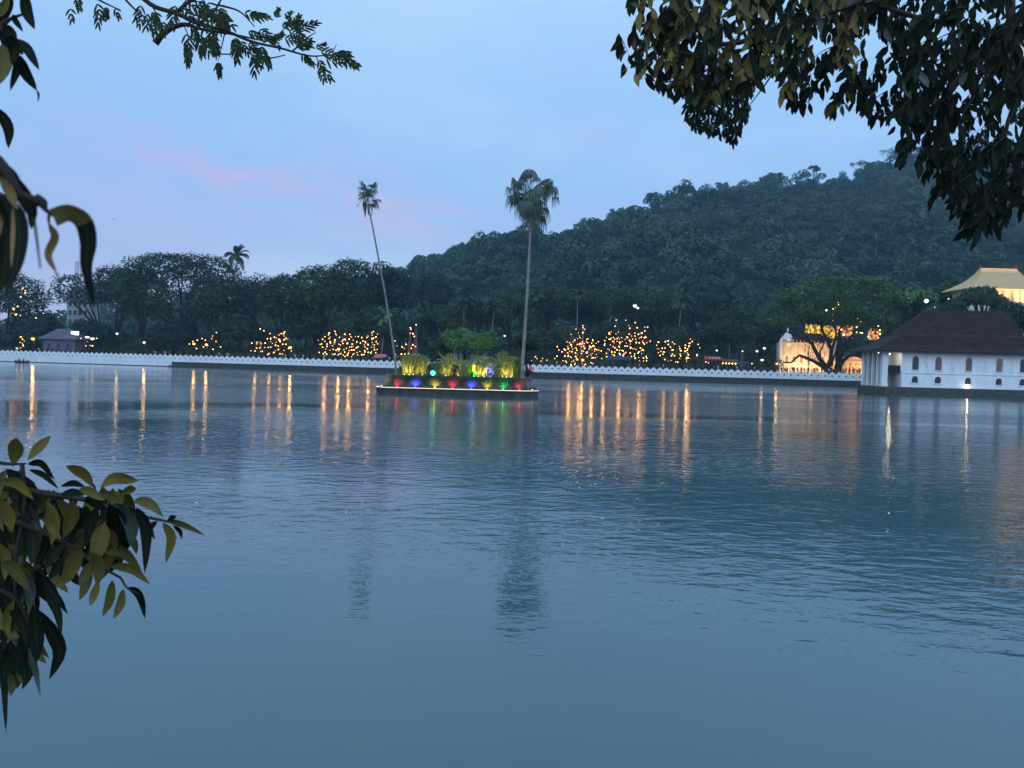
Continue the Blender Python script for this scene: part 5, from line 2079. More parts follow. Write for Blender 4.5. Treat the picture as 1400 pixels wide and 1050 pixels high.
# trees of the island
tree('island_tree', 640, 449, 104, icy + 1.5, 'round-crowned light green tree in the middle of the island', bottom=487, mk='leaf_lit', n=7500, card=.26, k=17, base_z=1.95, rd=.75, lf=(.22, .42), seed=81)
tree('island_tree', 722, 452, 50, icy + 3.0, 'dark green tree behind the foot of the taller palm on the island', bottom=492, mk='leaf_b', n=4800, card=.24, k=16, base_z=1.95, seed=78)
tree('island_tree', 604, 468, 44, icy + 2.5, 'small dark tree at the left behind the island planting', bottom=496, mk='leaf_b', n=2600, card=.24, k=10, base_z=1.95, seed=79)
for px, py in ((655, 478), (618, 490), (690, 480)):
    pass
c = P(652, 488, icy - 1.0)
rt = thing('garden_spotlight', (c.x, c.y, 1.95), 'green spotlight hidden in the plants under the round light green tree', 'spotlight')
b = MB()
b.sphere((c.x, c.y, 2.05), .06, 8, 5)
build('lens', b, M['e_green'], rt)
b = MB()
b.box((c.x, c.y, 1.97), (.16, .16, .05))
build('housing', b, M['metal_dark'], rt)
spot_light(rt, (c.x, c.y - .2, 2.5), (c.x + .3, c.y + 2.2, 6), 350, (.55, 1, .35), R(95))


# ================================================================== BOATS, BIRD
def rowboat():
    D = 203.0
    c = P(30, 494.5, D)
    c.z = 0
    root = thing('rowing_boat', (c.x, D, 0), 'dark rowing boat with two riders near the far left wall', 'boat')
    b = MB()
    n = 11
    L = 4.0
    sec = []
    for i in range(n):
        t = i / (n - 1) * 2 - 1
        w = .62 * (1 - abs(t) ** 2.4) + .03
        sh = .38 + .28 * abs(t) ** 2
        sec.append([(c.x + t * L / 2, D - w, sh), (c.x + t * L / 2 * .94, D - w * .7, .06), (c.x + t * L / 2 * .9, D, -.12), (c.x + t * L / 2 * .94, D + w * .7, .06), (c.x + t * L / 2, D + w, sh),
                    (c.x + t * L / 2 * .93, D + w * .8, sh - .03), (c.x + t * L / 2 * .85, D, .12), (c.x + t * L / 2 * .93, D - w * .8, sh - .03)])
    vs = sum(sec, [])
    fs = []
    for i in range(n - 1):
        for k in range(8):
            k2 = (k + 1) % 8
            fs.append((i * 8 + k, (i + 1) * 8 + k, (i + 1) * 8 + k2, i * 8 + k2))
    fs.append(tuple(range(8)))
    fs.append(tuple(range((n - 1) * 8, n * 8))[::-1])
    b.add(vs, fs)
    build('hull', b, mat('dark red hull', (.10, .03, .03), .5, .4), root, True)
    b = MB()
    for dx in (-.8, .5):
        b.box((c.x + dx, D, .30), (.24, 1.0, .05))
    build('seat', b, M['wood'], root)
    return c


def seated_person(name, loc, rz, label, top, low):
    """one continuous skinned body sitting with bent knees; seat height 0"""
    V = [(0, 0, .08, .13), (0, -.02, .30, .12), (0, -.05, .50, .15), (0, -.05, .60, .06), (0, -.07, .67, .06), (0, -.09, .74, .095), (0, -.07, .81, .07),
         (-.10, -.06, .06, .095), (-.12, -.42, .16, .065), (-.12, -.50, -.20, .045), (-.12, -.62, -.24, .035),
         (.10, -.06, .06, .095), (.12, -.42, .16, .065), (.12, -.50, -.20, .045), (.12, -.62, -.24, .035),
         (-.19, -.05, .54, .06), (-.24, -.12, .30, .042), (-.18, -.36, .26, .03), (-.18, -.44, .26, .03), (.19, -.05, .54, .06), (.24, -.12, .30, .042), (.18, -.36, .26, .03), (.18, -.44, .26, .03)]
    E = [(0, 1), (1, 2), (2, 3), (3, 4), (4, 5), (5, 6), (0, 7), (7, 8), (8, 9), (9, 10), (0, 11), (11, 12), (12, 13), (13, 14), (2, 15), (15, 16), (16, 17), (17, 18), (2, 19), (19, 20), (20, 21), (21, 22)]
    me = bpy.data.meshes.new(name)
    me.from_pydata([v[:3] for v in V], E, [])
    o = bpy.data.objects.new(name, me)
    COL.objects.link(o)
    o.modifiers.new('skin', 'SKIN')
    for i, v in enumerate(V):
        me.skin_vertices[0].data[i].radius = (v[3], v[3])
        me.skin_vertices[0].data[i].use_root = (i == 0)
    o.modifiers.new('sub', 'SUBSURF').levels = 1
    m2 = bpy.data.meshes.new_from_object(o.evaluated_get(bpy.context.evaluated_depsgraph_get()))
    bpy.data.objects.remove(o)
    m2.materials.clear()
    for m_ in (SK, top, low, HA):
        m2.materials.append(m_)
    for p_ in m2.polygons:
        c = p_.center
        p_.material_index = 3 if (c.z > .80 or (c.z > .68 and c.y > -.06)) else 0 if c.z > .60 else 1 if (c.z > .17 and c.y > -.3) else 2 if (c.z > -.16 and c.z < .25) else 0
    o = bpy.data.objects.new('person', m2)
    COL.objects.link(o)
    o.location = loc
    o.rotation_euler = (0, 0, rz)
    tag(o, label, 'person')


bc = rowboat()
seated_person('body', (bc.x - .8, bc.y, .34), math.pi / 2, 'person in a dark top sitting in the left end of the rowing boat', TOPS[3], LOW[0])
seated_person('body', (bc.x + .5, bc.y, .34), -math.pi / 2, 'person in a red top sitting in the right half of the rowing boat', TOPS[1], LOW[0])

LD = 136.0
c = P(1188, 533, LD)
root = thing('launch', (c.x, LD, 0), 'small white motor launch with windscreen moored left of the bathhouse', 'boat')
b = MB()
n = 12
L = 3.4
sec = []
for i in range(n):
    t = i / (n - 1)
    w = .72 * min(1, (1 - (1 - t) ** 3) * 1.1) * (1 if t < .9 else .94)
    sh = .62 - .14 * t
    x = c.x - L / 2 + L * t
    sec.append([(x, LD - w, sh), (x + .1, LD - w * .75, .05), (x + .2, LD, -.15), (x + .1, LD + w * .75, .05), (x, LD + w, sh), (x, LD + w * .6, sh + .10), (x, LD, sh + .14), (x, LD - w * .6, sh + .10)])
vs = sum(sec, [])
fs = []
for i in range(n - 1):
    for k in range(8):
        k2 = (k + 1) % 8
        fs.append((i * 8 + k, (i + 1) * 8 + k, (i + 1) * 8 + k2, i * 8 + k2))
fs += [tuple(range(8)), tuple(range((n - 1) * 8, n * 8))[::-1]]
b.add(vs, fs)
build('hull', b, M['white_clean'], root, True)
b = MB()
b.add([(c.x - .5, LD - .5, .66), (c.x - .5, LD + .5, .66), (c.x - .1, LD + .42, 1.05), (c.x - .1, LD - .42, 1.05)], [(0, 1, 2, 3)])
b.add([(c.x - .5, LD - .5, .66), (c.x - .1, LD - .42, 1.05), (c.x + .6, LD - .5, .64)], [(0, 1, 2)])
build('windscreen', b, M['glass'], root)
b = MB()
b.box((c.x + 1.72, LD, .55), (.3, .34, .55))
b.box((c.x + 1.75, LD, .1), (.12, .12, .7))
build('outboard_motor', b, M['metal_dark'], root)
seated_person('body', (c.x + .55, LD, .60), math.pi / 2, 'person in dark clothes steering the small white launch', TOPS[3], LOW[0])

# a bird far off in the open sky
c = P(155, 300, 95)
root_me = MB()
root_me.add([(-.02, -.18, 0), (.02, -.18, 0), (0, .16, .02), (0, -.02, -.05), (0, -.26, 0)], [(0, 2, 3), (1, 3, 2), (0, 3, 4), (3, 1, 4), (0, 4, 1), (0, 1, 2)])
for sg in (-1, 1):
    root_me.add([(0, -.08, .01), (0, .07, .01), (sg * .2, .04, .09), (sg * .2, -.08, .09), (sg * .42, .06, .02), (0, 0, -.012)], [(0, 1, 2, 3), (3, 2, 4), (0, 5, 1)])
v_ = [np.array(root_me.v[0])] + root_me.v[1:]
root_me.v = [q + np.array(c) for q in root_me.v]
tag(build('bird', root_me, M['metal_dark']), 'tiny dark bird flying in the open sky above the left trees', 'bird')


# ================================================================== NEAR FOLIAGE
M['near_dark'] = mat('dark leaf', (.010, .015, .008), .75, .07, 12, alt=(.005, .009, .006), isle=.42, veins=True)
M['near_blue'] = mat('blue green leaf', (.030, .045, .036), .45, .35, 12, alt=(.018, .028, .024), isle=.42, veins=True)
M['near_lamplit'] = mat('lamplit olive leaf', (.115, .088, .012), .6, .2, 14, alt=(.055, .050, .012), isle=.42, veins=True)  # warm lamplight from behind the camera, put into the leaf colour
M['near_brown'] = mat('yellow brown leaf', (.20, .11, .02), .5, .35, 16, alt=(.10, .055, .015), isle=.42, veins=True)
M['near_twig'] = mat('twig', (.045, .034, .026), .8, .2, 20, alt=(.02, .016, .012))
NEAR = [M['near_dark'], M['near_blue'], M['near_lamplit'], M['near_brown']]
NEARB = NEAR + [M['near_twig']]


def cr_spline(pts, n):
    p = [np.array(q, float) for q in pts]
    if len(p) == 2:
        return [p[0] + (p[1] - p[0]) * t for t in np.linspace(0, 1, n)]
    p = [2 * p[0] - p[1]] + p + [2 * p[-1] - p[-2]]
    m = len(p) - 3
    out = []
    for t in np.linspace(0, m - 1e-6, n):
        i = int(t)
        f = t - i
        a, b, c, d = p[i:i + 4]
        out.append(.5 * ((2 * b) + (c - a) * f + (2 * a - 5 * b + 4 * c - d) * f * f + (3 * b - a - 3 * c + d) * f ** 3))
    return out


def leaf(mbx, spine, w, D, mi, rg, n=9, obov=0.0, fold=.28, turn=None, wave=.06, dz=None, blunt=0.0, mi2=None):
    """one leaf: spine in picture pixels, widest w pixels, at distance D; folded along the midrib, curling in depth"""
    sp = cr_spline(spine, n)
    dz = rg.uniform(-.35, .35) if dz is None else dz
    turn = rg.uniform(-.5, .5) if turn is None else turn
    L = sum(np.linalg.norm(sp[i + 1] - sp[i]) for i in range(n - 1))
    vs = []
    ph = rg.uniform(0, 6)
    for i in range(n):
        t = i / (n - 1)
        a, b = sp[max(i - 1, 0)], sp[min(i + 1, n - 1)]
        d = (b - a) / max(np.linalg.norm(b - a), 1e-6)
        nrm = np.array([-d[1], d[0]])
        prof = (max(0, math.sin(math.pi * t ** (1.0 + obov))) ** .72) * (1 - .25 * t * (1 - obov))
        if blunt:
            prof = max(prof, blunt * (1 - t) ** .5 * (1 if t < .5 else .9 * (1 - t) * 2))
        hw = w / 2 * max(prof, .03)
        dep = D + dz * L * D / F * (t - .5) + .10 * L * D / F * math.sin(math.pi * t)
        m = sp[i]
        wv = wave * w * math.sin(t * 9 + ph)
        for s_, off in ((-1, 1), (-.5, .5), (0, 0), (.5, .5), (1, 1)):
            q = m + nrm * (hw * s_ + (wv * abs(s_) * prof * .5))
            dd = dep - fold * hw * abs(s_) * D / F + turn * hw * s_ * D / F
            vs.append(tuple(P(q[0], q[1], dd)))
    fs = []
    for i in range(n - 1):
        for k in range(4):
            fs.append((i * 5 + k, i * 5 + k + 1, (i + 1) * 5 + k + 1, (i + 1) * 5 + k))
    att_ = ([1, .5, 0, .5, 1] * n, [i_ / (n - 1) for i_ in range(n) for _ in range(5)])
    if mi2 is None:
        mbx.add(vs, fs, mi, att_)
    else:
        h_ = len(fs) * 45 // 100 // 4 * 4
        k0 = mbx.n
        mbx.add(vs, fs[:h_], mi, att_)
        for q_ in fs[h_:]:
            mbx.f.append([i_ + k0 for i_ in q_])
            mbx.m.append(mi2)


def px_tube(mbx, pts, r0, r1, D, n=6, dd=0.0, mi=0):
    """pts in picture pixels, radii in metres"""
    sp = cr_spline(pts, max(4, len(pts) * 4))
    k = len(sp)
    mbx.tube([P(p[0], p[1], D + dd * i / k) for i, p in enumerate(sp)], [r0 + (r1 - r0) * i / (k - 1) for i in range(k)], n, mi)


# ---- leafy branch at the lower left
rg = np.random.default_rng(31)
DL = 2.0
fol, tw = MB(), MB()


def z4(pts):
    return [(x / 4.828, 590 + y / 4.828) for x, y in pts]


def z3(pts):
    return [(x / 2.443, 580 + y / 2.443) for x, y in pts]


A4 = [([(85, 235), (100, 140), (105, 40)], 118, 2, .5), ([(180, 190), (250, 110), (335, 28)], 74, 2, .2), ([(180, 215), (270, 212), (362, 320)], 56, 0, 0), ([(190, 250), (290, 290), (388, 378)], 48, 0, 0),
      ([(620, 370), (545, 275), (435, 228)], 84, 2, .2), ([(560, 362), (480, 342), (398, 362)], 48, 0, 0), ([(660, 370), (760, 310), (915, 326)], 88, 2, .3), ([(790, 420), (850, 385), (900, 378)], 60, 2, .3),
      ([(880, 462), (980, 470), (1075, 560)], 82, 2, 0), ([(1105, 590), (1200, 612), (1350, 685)], 48, 2, 0), ([(1075, 600), (1130, 700), (1095, 868)], 76, 2, 0), ([(1140, 620), (1185, 655), (1200, 708)], 36, 0, 0),
      ([(1040, 590), (990, 640), (1022, 712)], 50, 0, 0), ([(900, 500), (965, 660), (955, 935)], 92, 0, -.1), ([(780, 480), (860, 600), (868, 765)], 118, 1, 0), ([(720, 480), (770, 610), (772, 780)], 150, 0, .1),
      ([(650, 500), (600, 600), (568, 755)], 92, 0, 0), ([(560, 500), (500, 600), (428, 745)], 100, 0, 0), ([(480, 450), (470, 570), (418, 700)], 112, 2, 0), ([(330, 490), (330, 600), (402, 714)], 92, 2, 0),
      ([(690, 600), (660, 730), (600, 885)], 140, 2, 0), ([(600, 800), (650, 890), (640, 1015)], 110, 2, 0), ([(700, 800), (820, 800), (938, 935)], 84, 2, 0), ([(720, 890), (860, 905), (990, 1008)], 72, 2, 0),
      ([(540, 780), (480, 880), (415, 1005)], 122, 2, 0), ([(600, 860), (565, 940), (520, 1012)], 84, 2, 0), ([(430, 750), (360, 800), (305, 905)], 80, 0, 0), ([(520, 380), (600, 400), (690, 455)], 74, 2, 0),
      ([(400, 420), (480, 400), (560, 420)], 60, 0, 0), ([(740, 480), (820, 520), (880, 500)], 90, 1, 0), ([(830, 500), (900, 560), (990, 640)], 80, 0, 0), ([(700, 640), (740, 700), (770, 775)], 80, 2, 0),
      ([(560, 440), (620, 460), (700, 520)], 90, 0, 0), ([(640, 420), (720, 420), (800, 470)], 70, 2, 0), ([(1100, 600), (1130, 570), (1165, 562)], 36, 0, .4)]
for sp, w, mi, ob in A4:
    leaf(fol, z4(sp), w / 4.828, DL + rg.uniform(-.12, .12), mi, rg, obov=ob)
A3 = [([(425, 545), (465, 570), (485, 650)], 32, 0), ([(412, 550), (402, 600), (380, 650)], 34, 2), ([(375, 520), (368, 580), (343, 642)], 38, 2), ([(300, 480), (288, 530), (265, 588)], 42, 2), ([(330, 520), (314, 570), (300, 608)], 32, 2),
      ([(255, 480), (228, 506), (183, 542)], 42, 2), ([(130, 540), (182, 570), (226, 634)], 32, 0), ([(150, 570), (188, 620), (206, 702)], 36, 0), ([(130, 620), (175, 700), (200, 760), (165, 852)], 62, 0), ([(110, 600), (122, 700), (120, 800)], 64, 0),
      ([(10, 720), (72, 738), (112, 800), (135, 908)], 38, 1), ([(8, 780), (15, 880), (20, 1028)], 26, 0), ([(70, 700), (76, 780), (85, 872)], 46, 0), ([(72, 590), (60, 650), (72, 700)], 46, 3), ([(0, 460), (50, 488), (102, 562)], 52, 2),
      ([(0, 560), (30, 620), (40, 690)], 50, 0), ([(-10, 690), (30, 700), (66, 712)], 46, 2), ([(160, 260), (182, 330), (170, 402)], 48, 2), ([(60, 300), (72, 380), (60, 442)], 52, 0), ([(100, 310), (112, 400), (104, 472)], 54, 0),
      ([(-10, 190), (60, 200), (112, 252)], 40, 2), ([(90, 190), (110, 240), (105, 300)], 44, 2), ([(20, 150), (60, 180), (120, 200)], 44, 0), ([(0, 250), (30, 300), (40, 360)], 44, 2), ([(190, 250), (230, 300), (215, 370)], 48, 2),
      ([(0, 400), (20, 450), (15, 520)], 44, 2), ([(330, 360), (370, 420), (350, 500)], 44, 2), ([(210, 440), (190, 480), (160, 520)], 36, 0), ([(30, 620), (70, 660), (90, 740)], 44, 0), ([(0, 600), (14, 680), (10, 760)], 36, 0), ([(55, 780), (72, 830), (70, 868)], 40, 2)]
for sp, w, mi in A3:
    leaf(fol, z3(sp), w / 2.443, DL + rg.uniform(-.12, .15), mi, rg)
for _ in range(135):
    x = abs(rg.normal(0, 34)) - 6
    y = rg.uniform(640, 905)
    if x > 92 - max(0, (y - 780)) * .5:
        continue
    a = rg.uniform(.9, 2.1)
    L = rg.uniform(32, 62)
    bend = rg.uniform(-10, 10)
    leaf(fol, [(x, y), (x + math.cos(a) * L * .5 + bend, y + math.sin(a) * L * .5), (x + math.cos(a) * L, y + math.sin(a) * L)], rg.uniform(13, 22), DL + rg.uniform(.0, .5), int(rg.choice([0, 0, 0, 1, 2, 2])), rg)
for _ in range(84):
    x, y = rg.uniform(60, 178), rg.uniform(664, 765)
    a = rg.uniform(1.0, 2.2)
    L = rg.uniform(26, 46)
    if (y + L > 790 and x < 130) or y + L > 818 - max(0, x - 130) * .9:
        continue
    leaf(fol, [(x, y), (x + math.cos(a) * L * .5 + 4, y + math.sin(a) * L * .5), (x + math.cos(a) * L, y + math.sin(a) * L)], rg.uniform(12, 20), DL + rg.uniform(.15, .45), int(rg.choice([0, 0, 2])), rg)
for pts, r0, r1 in (([(-40, 660), (20, 668), (70, 676), (120, 684), (165, 700), (205, 708), (235, 714)], .012, .003), ([(-40, 700), (20, 712), (60, 728), (95, 745), (130, 770), (165, 790)], .011, .003),
                    ([(-30, 628), (10, 634), (35, 634)], .007, .003), ([(60, 676), (90, 690), (78, 720)], .005, .002), ([(120, 684), (130, 668), (118, 652)], .004, .002), ([(-30, 800), (15, 815), (40, 850), (56, 880)], .009, .003),
                    ([(95, 745), (110, 735), (140, 750)], .004, .002), ([(30, 634), (34, 690), (22, 760), (20, 840)], .006, .003), ([(165, 790), (175, 805), (190, 812)], .003, .0015)):
    px_tube(tw, pts, r0, r1, DL + .05)
root = thing('tree_branch', P(-60, 700, DL), 'leafy branch with broad drooping dark leaves and some coloured lamplit olive reaching in at the lower left', 'tree branch')
br = build('branch', tw, M['near_twig'], root, True)
build('foliage', fol, NEAR, root, True)

# ---- lance-shaped leaves hanging at the upper left
rg = np.random.default_rng(32)
fol, tw = MB(), MB()


def zt1(pts):
    return [(x / 4.77, y / 4.77) for x, y in pts]


for sp, w, mi in (([(150, -60), (172, 60), (226, 192)], 92, 0), ([(80, 92), (105, 140), (150, 207)], 46, 0), ([(50, -60), (45, 50), (-10, 170)], 96, 0), ([(15, 170), (60, 205), (112, 250)], 84, 0), ([(95, 250), (185, 330), (256, 457)], 74, 0),
                  ([(110, 345), (165, 470), (240, 590)], 84, 0), ([(95, 340), (112, 440), (66, 592)], 74, 0), ([(5, 290), (35, 400), (-5, 552)], 122, 2), ([(35, 240), (95, 310), (75, 420)], 100, 0), ([(-30, 700), (50, 820), (55, 968)], 88, 0),
                  ([(-40, 90), (10, 60), (60, -30)], 90, 2), ([(-20, 180), (40, 260), (60, 350)], 90, 0), ([(60, 230), (110, 290), (150, 360)], 70, 0)):
    leaf(fol, zt1(sp), w / 4.77, 1.35 + rg.uniform(-.05, .05), mi, rg)
leaf(fol, zt1([(238, 585), (252, 620), (246, 665)]), 18 / 4.77, 1.35, 0, rg)
px_tube(tw, zt1([(-80, 200), (20, 155), (70, 122), (150, 92)]), .006, .002, 1.38)
px_tube(tw, zt1([(-60, 120), (30, 200), (90, 250), (110, 340)]), .006, .003, 1.38)
px_tube(tw, zt1([(-60, 640), (-20, 690)]), .005, .003, 1.38)
root = thing('tree_branch', P(-30, 60, 1.4), 'twig with dark lance-shaped leaves hanging in the upper left corner', 'tree branch')
build('branch', tw, M['near_twig'], root, True)
build('foliage', fol, NEAR, root, True)

# ---- very close, out of focus leaves at the left edge
rg = np.random.default_rng(33)
fol, tw = MB(), MB()
DC = .72


def zc(pts):
    return [(x / 4.567, 200 + y / 4.567) for x, y in pts]


for sp, w, mi, dd in (([(-60, 80), (60, 200), (190, 380), (195, 520)], 110, 0, .02), ([(-10, 280), (110, 450), (112, 690), (30, 930)], 130, 0, 0), ([(-60, 260), (30, 480), (30, 760), (-30, 940)], 150, 0, .03), ([(0, 190), (60, 290), (112, 395)], 74, 3, -.02),
                      ([(-50, 40), (0, 120), (20, 260)], 90, 0, .02), ([(-20, 400), (4, 470), (0, 560)], 30, 3, -.03), ([(20, 100), (100, 240), (165, 420)], 90, 0, .01), ([(80, 380), (80, 560), (70, 760)], 34, 3, -.035)):
    leaf(fol, zc(sp), w / 4.567, DC + dd, mi, rg, n=14, fold=.2)
# the curled leaf: lamplit olive where it arches, dark where it hangs
leaf(fol, zc([(335, 445), (430, 415), (520, 470), (550, 600), (540, 760), (590, 1010)]), 132 / 4.567, DC, 2, rg, n=22, fold=.15, dz=.1, turn=.1, wave=.03, blunt=.9, mi2=0)
leaf(fol, zc([(305, 475), (335, 560), (308, 680), (352, 795)]), 66 / 4.567, DC + .01, 3, rg, n=14, wave=.3)
px_tube(tw, zc([(120, 300), (185, 322), (250, 345), (285, 395), (350, 440)]), .0045, .0018, DC)
px_tube(tw, zc([(230, 335), (262, 350), (275, 385)]), .0065, .003, DC)
px_tube(tw, zc([(308, 420), (304, 450), (306, 480)]), .0016, .0012, DC)
px_tube(fol, zc([(212, 450), (232, 600), (252, 760)]), .0012, .0006, DC - .15, mi=4)
px_tube(fol, zc([(350, 785), (362, 820), (345, 850)]), .0008, .0004, DC, mi=4)
px_tube(tw, zc([(-120, 60), (0, 100), (120, 300)]), .006, .004, DC)
root = thing('tree_branch', P(-20, 230, DC), 'very close blurred twig at the left edge ending in one big curled hanging leaf', 'tree branch')
build('branch', tw, M['near_twig'], root, True)


build('foliage', fol, NEARB, root, True)

# ---- feathery branch across the top left
rg = np.random.default_rng(34)
DF = 8.0
tw = MB()


def zf(pts):
    return [(x / 2.5, y / 2.5) for x, y in pts]


limbs = [([(430, -60), (520, 18), (600, 45), (680, 82), (770, 105), (860, 142), (960, 165), (1050, 190), (1110, 190), (1180, 185)], .026, .004),
         ([(530, 148), (560, 112), (600, 90), (640, 84), (690, 100), (800, 118), (900, 140)], .036, .006),
         ([(700, 90), (690, 130), (735, 180), (800, 185)], .012, .006), ([(860, 142), (890, 200), (930, 198), (975, 188)], .012, .005), ([(900, 145), (950, 120), (985, 80)], .010, .004), ([(1000, 175), (1050, 130), (1080, 110)], .009, .004),
         ([(1080, 190), (1090, 215), (1110, 235)], .006, .003), ([(1110, 190), (1140, 170), (1150, 150)], .006, .003), ([(600, 45), (640, 10), (700, -30)], .02, .012), ([(770, 105), (760, 150), (745, 210)], .008, .003),
         ([(250, -60), (330, -5), (400, 30)], .016, .006), ([(630, 90), (645, 130), (640, 170)], .006, .003), ([(430, 0), (470, 40), (520, 75)], .012, .005), ([(680, 82), (730, 40), (760, -10)], .016, .008), ([(760, 20), (820, 40), (870, 90)], .012, .005),
         ([(520, 20), (540, 60), (545, 110)], .008, .004)]
for pts, r0, r1 in limbs:
    px_tube(tw, zf(pts), r0, r1, DF, 7)
# the sawn end of the thick stub
Q = []
KX = DF / F


def spray(x, y, ang, L):
    """a feathery compound leaf: pinnae either side of a stalk, each with rows of small leaflets"""
    dd = DF + rg.uniform(-.5, .6)
    npn = int(rg.integers(3, 6))
    L = L * 1.45
    st_ = np.array([x, y], float)
    d = np.array([math.cos(ang), math.sin(ang)])
    for i in range(npn):
        t = (i + 1) / npn
        b0 = st_ + d * L * t * .8 + np.array([0, 1.5 * t * t])
        for sg in (-1, 1):
            a = ang + sg * rg.uniform(.55, 1.0) * (1.1 - .6 * t)
            pl = L * rg.uniform(.36, .52) * (1 - .2 * t)
            e = np.array([math.cos(a), math.sin(a)])
            nm = np.array([-e[1], e[0]])
            m = 5
            dep = dd + rg.uniform(-.1, .1)
            prev = None
            for j in range(m + 1):
                f = j / m
                c0 = b0 + e * pl * f + np.array([0, 2.2 * f * f])
                hw_ = 1.4 * math.sin(math.pi * (f * .86 + .12)) ** .6 + .1
                pr_ = (c0 + nm * hw_ + e * .8, c0, c0 - nm * hw_ + e * .8)
                if prev is not None:
                    Q.append([P(*prev[0], dep), P(*pr_[0], dep), P(*pr_[1], dep + .008), P(*prev[1], dep + .008)])
                    Q.append([P(*prev[1], dep + .008), P(*pr_[1], dep + .008), P(*pr_[2], dep), P(*prev[2], dep)])
                prev = pr_


def lrange(p0, p1, n, amin, amax, Lr=(14, 24), sp=10):
    for _ in range(max(3, int(n * .62))):
        t = rg.uniform(0, 1)
        x = (p0[0] + (p1[0] - p0[0]) * t + rg.normal(0, sp)) / 2.5
        y = (p0[1] + (p1[1] - p0[1]) * t + rg.normal(0, sp)) / 2.5
        spray(x, y, rg.uniform(amin, amax), rg.uniform(*Lr))


lrange((250, -10), (400, 20), 10, .9, 1.7, (10, 20))
lrange((470, 0), (560, 90), 12, .9, 2.0, (12, 20), 14)
lrange((600, 0), (760, 70), 26, .3, 2.2, (14, 24), 18)
lrange((690, -20), (780, 60), 12, .2, 2.0, (14, 24), 14)
lrange((780, 10), (860, 60), 8, -.2, .7, (12, 22), 10)
lrange((640, 100), (780, 150), 14, .9, 2.0, (14, 24), 12)
lrange((740, 190), (750, 215), 4, 1.2, 1.9, (10, 16), 5)
lrange((640, 150), (640, 180), 4, 1.3, 1.9, (10, 16), 5)
lrange((780, 120), (900, 160), 16, .2, 1.8, (14, 22), 12)
lrange((840, 80), (960, 140), 10, -.6, .8, (12, 20), 12)
lrange((950, 90), (1080, 130), 14, -1.3, .4, (12, 20), 14)
lrange((1000, 170), (1100, 190), 14, -.9, .9, (12, 22), 12)
lrange((1120, 150), (1180, 200), 9, -.4, .8, (12, 18), 10)
lrange((1085, 200), (1100, 225), 4, .8, 1.4, (10, 16), 5)
lrange((850, 180), (930, 200), 5, .3, 1.7, (10, 16), 8)
lrange((940, 60), (990, 80), 3, -1.8, -.9, (8, 14), 6)
root = thing('tree_branch', P(150, -60, DF), 'feathery small-leaved branch with a sawn-off stub crossing the top left of the sky', 'tree branch')
build('branch', tw, M['near_twig'], root, True)
M['feather'] = mat('feathery leaflet', (.055, .090, .035), .6, .2, 6, alt=(.018, .030, .014))
quads_mesh('foliage', np.array([[tuple(v) for v in q] for q in Q]), M['feather'], root)

# ---- the big dark canopy at the upper right
def inside(x, y, poly):
    c = False
    n = len(poly)
    for i in range(n):
        x1, y1 = poly[i]
        x2, y2 = poly[(i + 1) % n]
        if (y1 > y) != (y2 > y) and x < (x2 - x1) * (y - y1) / (y2 - y1) + x1:
            c = not c
    return c


def zr(pts):
    return [(840 + x / 2.5, y / 2.5) for x, y in pts]


rg = np.random.default_rng(35)
POLY = zr([(60, -60), (45, 40), (60, 90), (45, 170), (50, 250), (110, 280), (190, 320), (250, 325), (310, 335), (400, 300), (450, 325), (540, 350), (600, 345), (650, 360), (720, 380), (780, 360), (808, 290), (795, 200), (800, 130), (850, 110), (880, 160),
           (850, 280), (830, 370), (860, 395), (930, 410), (975, 440), (980, 540), (1020, 590), (1075, 610), (1090, 670), (1160, 700), (1215, 815), (1270, 825), (1320, 790), (1345, 740), (1450, 720), (1450, -60)])
fol, tw = MB(), MB()
DR = 4.2
count = 0


def hang_leaf(x, y, L, mi, D, a=None):
    a = rg.normal(1.62, .45) if a is None else a
    b = rg.uniform(-.12, .12) * L
    leaf(fol, [(x, y), (x + math.cos(a) * L * .5 + b, y + math.sin(a) * L * .5), (x + math.cos(a) * L, y + math.sin(a) * L)], L * rg.uniform(.34, .46), D, mi, rg, n=5, wave=0)


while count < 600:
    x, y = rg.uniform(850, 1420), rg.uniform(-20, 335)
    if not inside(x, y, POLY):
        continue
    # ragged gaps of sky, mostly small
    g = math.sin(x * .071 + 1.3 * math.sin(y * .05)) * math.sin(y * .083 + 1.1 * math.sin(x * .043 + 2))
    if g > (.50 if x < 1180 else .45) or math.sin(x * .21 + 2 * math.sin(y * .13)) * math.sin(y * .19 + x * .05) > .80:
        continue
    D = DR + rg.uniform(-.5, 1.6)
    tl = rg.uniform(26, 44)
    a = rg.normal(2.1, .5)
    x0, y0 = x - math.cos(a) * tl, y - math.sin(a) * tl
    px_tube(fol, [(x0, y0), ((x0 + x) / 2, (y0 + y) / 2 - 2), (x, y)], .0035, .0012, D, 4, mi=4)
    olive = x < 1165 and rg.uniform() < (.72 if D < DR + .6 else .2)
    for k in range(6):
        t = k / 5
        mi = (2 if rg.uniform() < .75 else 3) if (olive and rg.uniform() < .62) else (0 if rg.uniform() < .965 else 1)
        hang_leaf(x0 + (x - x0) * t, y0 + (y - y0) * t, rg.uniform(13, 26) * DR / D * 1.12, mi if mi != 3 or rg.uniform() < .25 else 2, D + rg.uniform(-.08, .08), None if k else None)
    count += 1
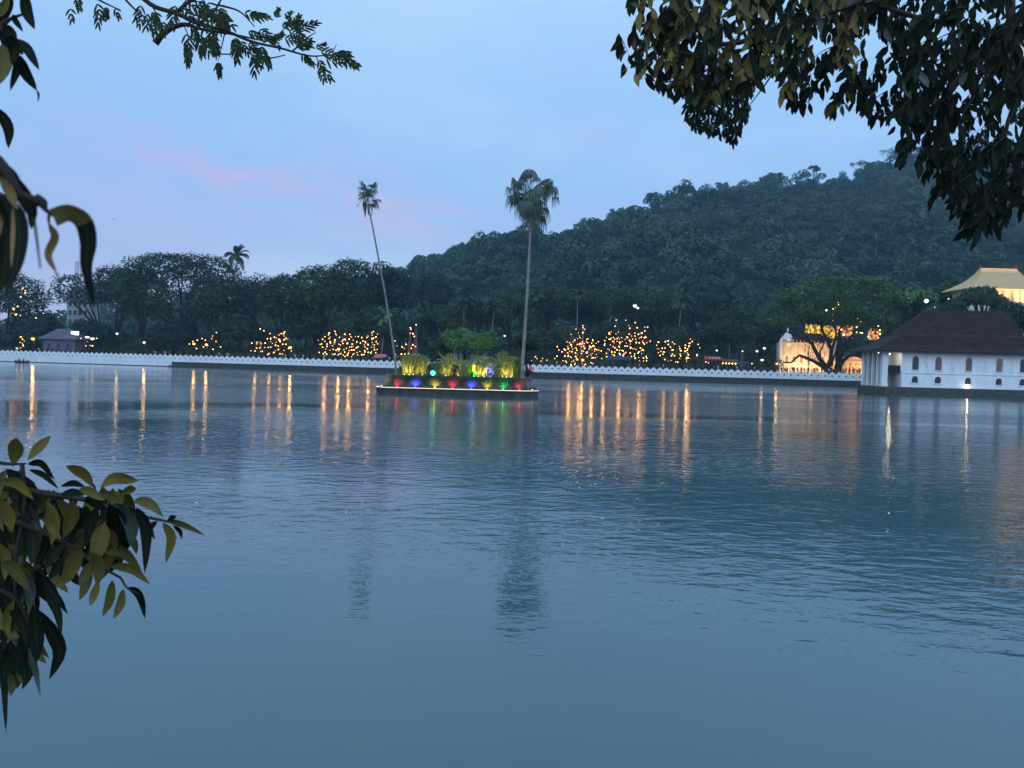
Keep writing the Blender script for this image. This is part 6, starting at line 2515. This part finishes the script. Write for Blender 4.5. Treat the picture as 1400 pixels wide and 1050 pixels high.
# outlying sprays on the rim
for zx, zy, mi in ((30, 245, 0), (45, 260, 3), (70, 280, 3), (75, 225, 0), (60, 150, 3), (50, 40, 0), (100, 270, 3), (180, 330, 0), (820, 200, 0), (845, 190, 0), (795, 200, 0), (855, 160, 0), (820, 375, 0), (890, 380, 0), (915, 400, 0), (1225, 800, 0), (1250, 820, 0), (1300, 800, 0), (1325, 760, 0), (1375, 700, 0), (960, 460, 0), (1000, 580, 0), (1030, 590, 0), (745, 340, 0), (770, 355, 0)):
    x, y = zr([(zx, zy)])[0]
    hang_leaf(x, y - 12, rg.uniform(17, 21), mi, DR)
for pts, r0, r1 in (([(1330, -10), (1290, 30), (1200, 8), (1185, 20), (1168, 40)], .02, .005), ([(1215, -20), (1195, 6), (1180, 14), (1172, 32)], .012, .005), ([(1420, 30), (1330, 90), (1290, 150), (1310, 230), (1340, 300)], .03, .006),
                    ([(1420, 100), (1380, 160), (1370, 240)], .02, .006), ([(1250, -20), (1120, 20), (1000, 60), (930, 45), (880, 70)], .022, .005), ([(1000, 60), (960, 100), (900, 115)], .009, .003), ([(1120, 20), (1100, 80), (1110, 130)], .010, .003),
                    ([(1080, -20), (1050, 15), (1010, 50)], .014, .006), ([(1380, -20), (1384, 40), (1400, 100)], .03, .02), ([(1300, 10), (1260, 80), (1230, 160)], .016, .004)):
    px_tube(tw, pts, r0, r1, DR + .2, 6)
root = thing('overhanging_tree', P(1440, -40, DR), 'dark overhanging tree canopy with some leaves coloured lamplit olive filling the upper right of the sky', 'tree')
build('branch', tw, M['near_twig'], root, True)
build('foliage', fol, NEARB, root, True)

# a further, finer-leaved bough hanging below it
rg = np.random.default_rng(36)
fol, tw = MB(), MB()
P2 = zr([(255, 340), (235, 410), (270, 440), (310, 460), (370, 470), (405, 500), (440, 440), (460, 400), (460, 330), (500, 250), (560, 260), (480, 180), (330, 240)])
count = 0
while count < 1000:
    x, y = rg.uniform(925, 1070), rg.uniform(70, 205)
    if not inside(x, y, P2):
        continue
    if math.sin(x * .19) * math.sin(y * .21) > .75:
        continue
    hang_leaf(x, y - 4, rg.uniform(8, 12.5), 0 if rg.uniform() < .9 else 1, 8.5 + rg.uniform(-.5, .8))
    count += 1
for pts in ([(1060, 40), (1020, 90), (985, 130), (960, 170)], [(1020, 90), (1010, 140), (1002, 190)], [(985, 130), (960, 140), (942, 165)], [(1080, 60), (1050, 110), (1020, 150)]):
    px_tube(tw, pts, .016, .004, 8.5, 5)
root = thing('tree_branch', P(1060, 30, 8.5), 'smaller-leaved dark bough hanging lowest left of centre under the overhanging canopy', 'tree branch')
build('branch', tw, M['near_twig'], root, True)
build('foliage', fol, NEAR, root, True)

# ================================================================== HAZE
hz = MB()
hz.box((20, 425, 117), (2960, 962, 240))
ho = build('haze', hz, mat('haze air', (.5, .5, .5)), origin=(60, 740, 0))
hm = ho.data.materials[0]
nt = hm.node_tree
for n in list(nt.nodes):
    if n.type != 'OUTPUT_MATERIAL':
        nt.nodes.remove(n)
pv_ = nt.nodes.new('ShaderNodeVolumePrincipled')
pv_.inputs['Color'].default_value = (.50, .78, 1.0, 1)
pv_.inputs['Density'].default_value = .00026
pv_.inputs['Anisotropy'].default_value = .2
nt.links.new(pv_.outputs[0], nt.nodes['Material Output'].inputs['Volume'])
tag(ho, 'thin blue evening haze over the lake and hill', 'haze', kind='stuff')
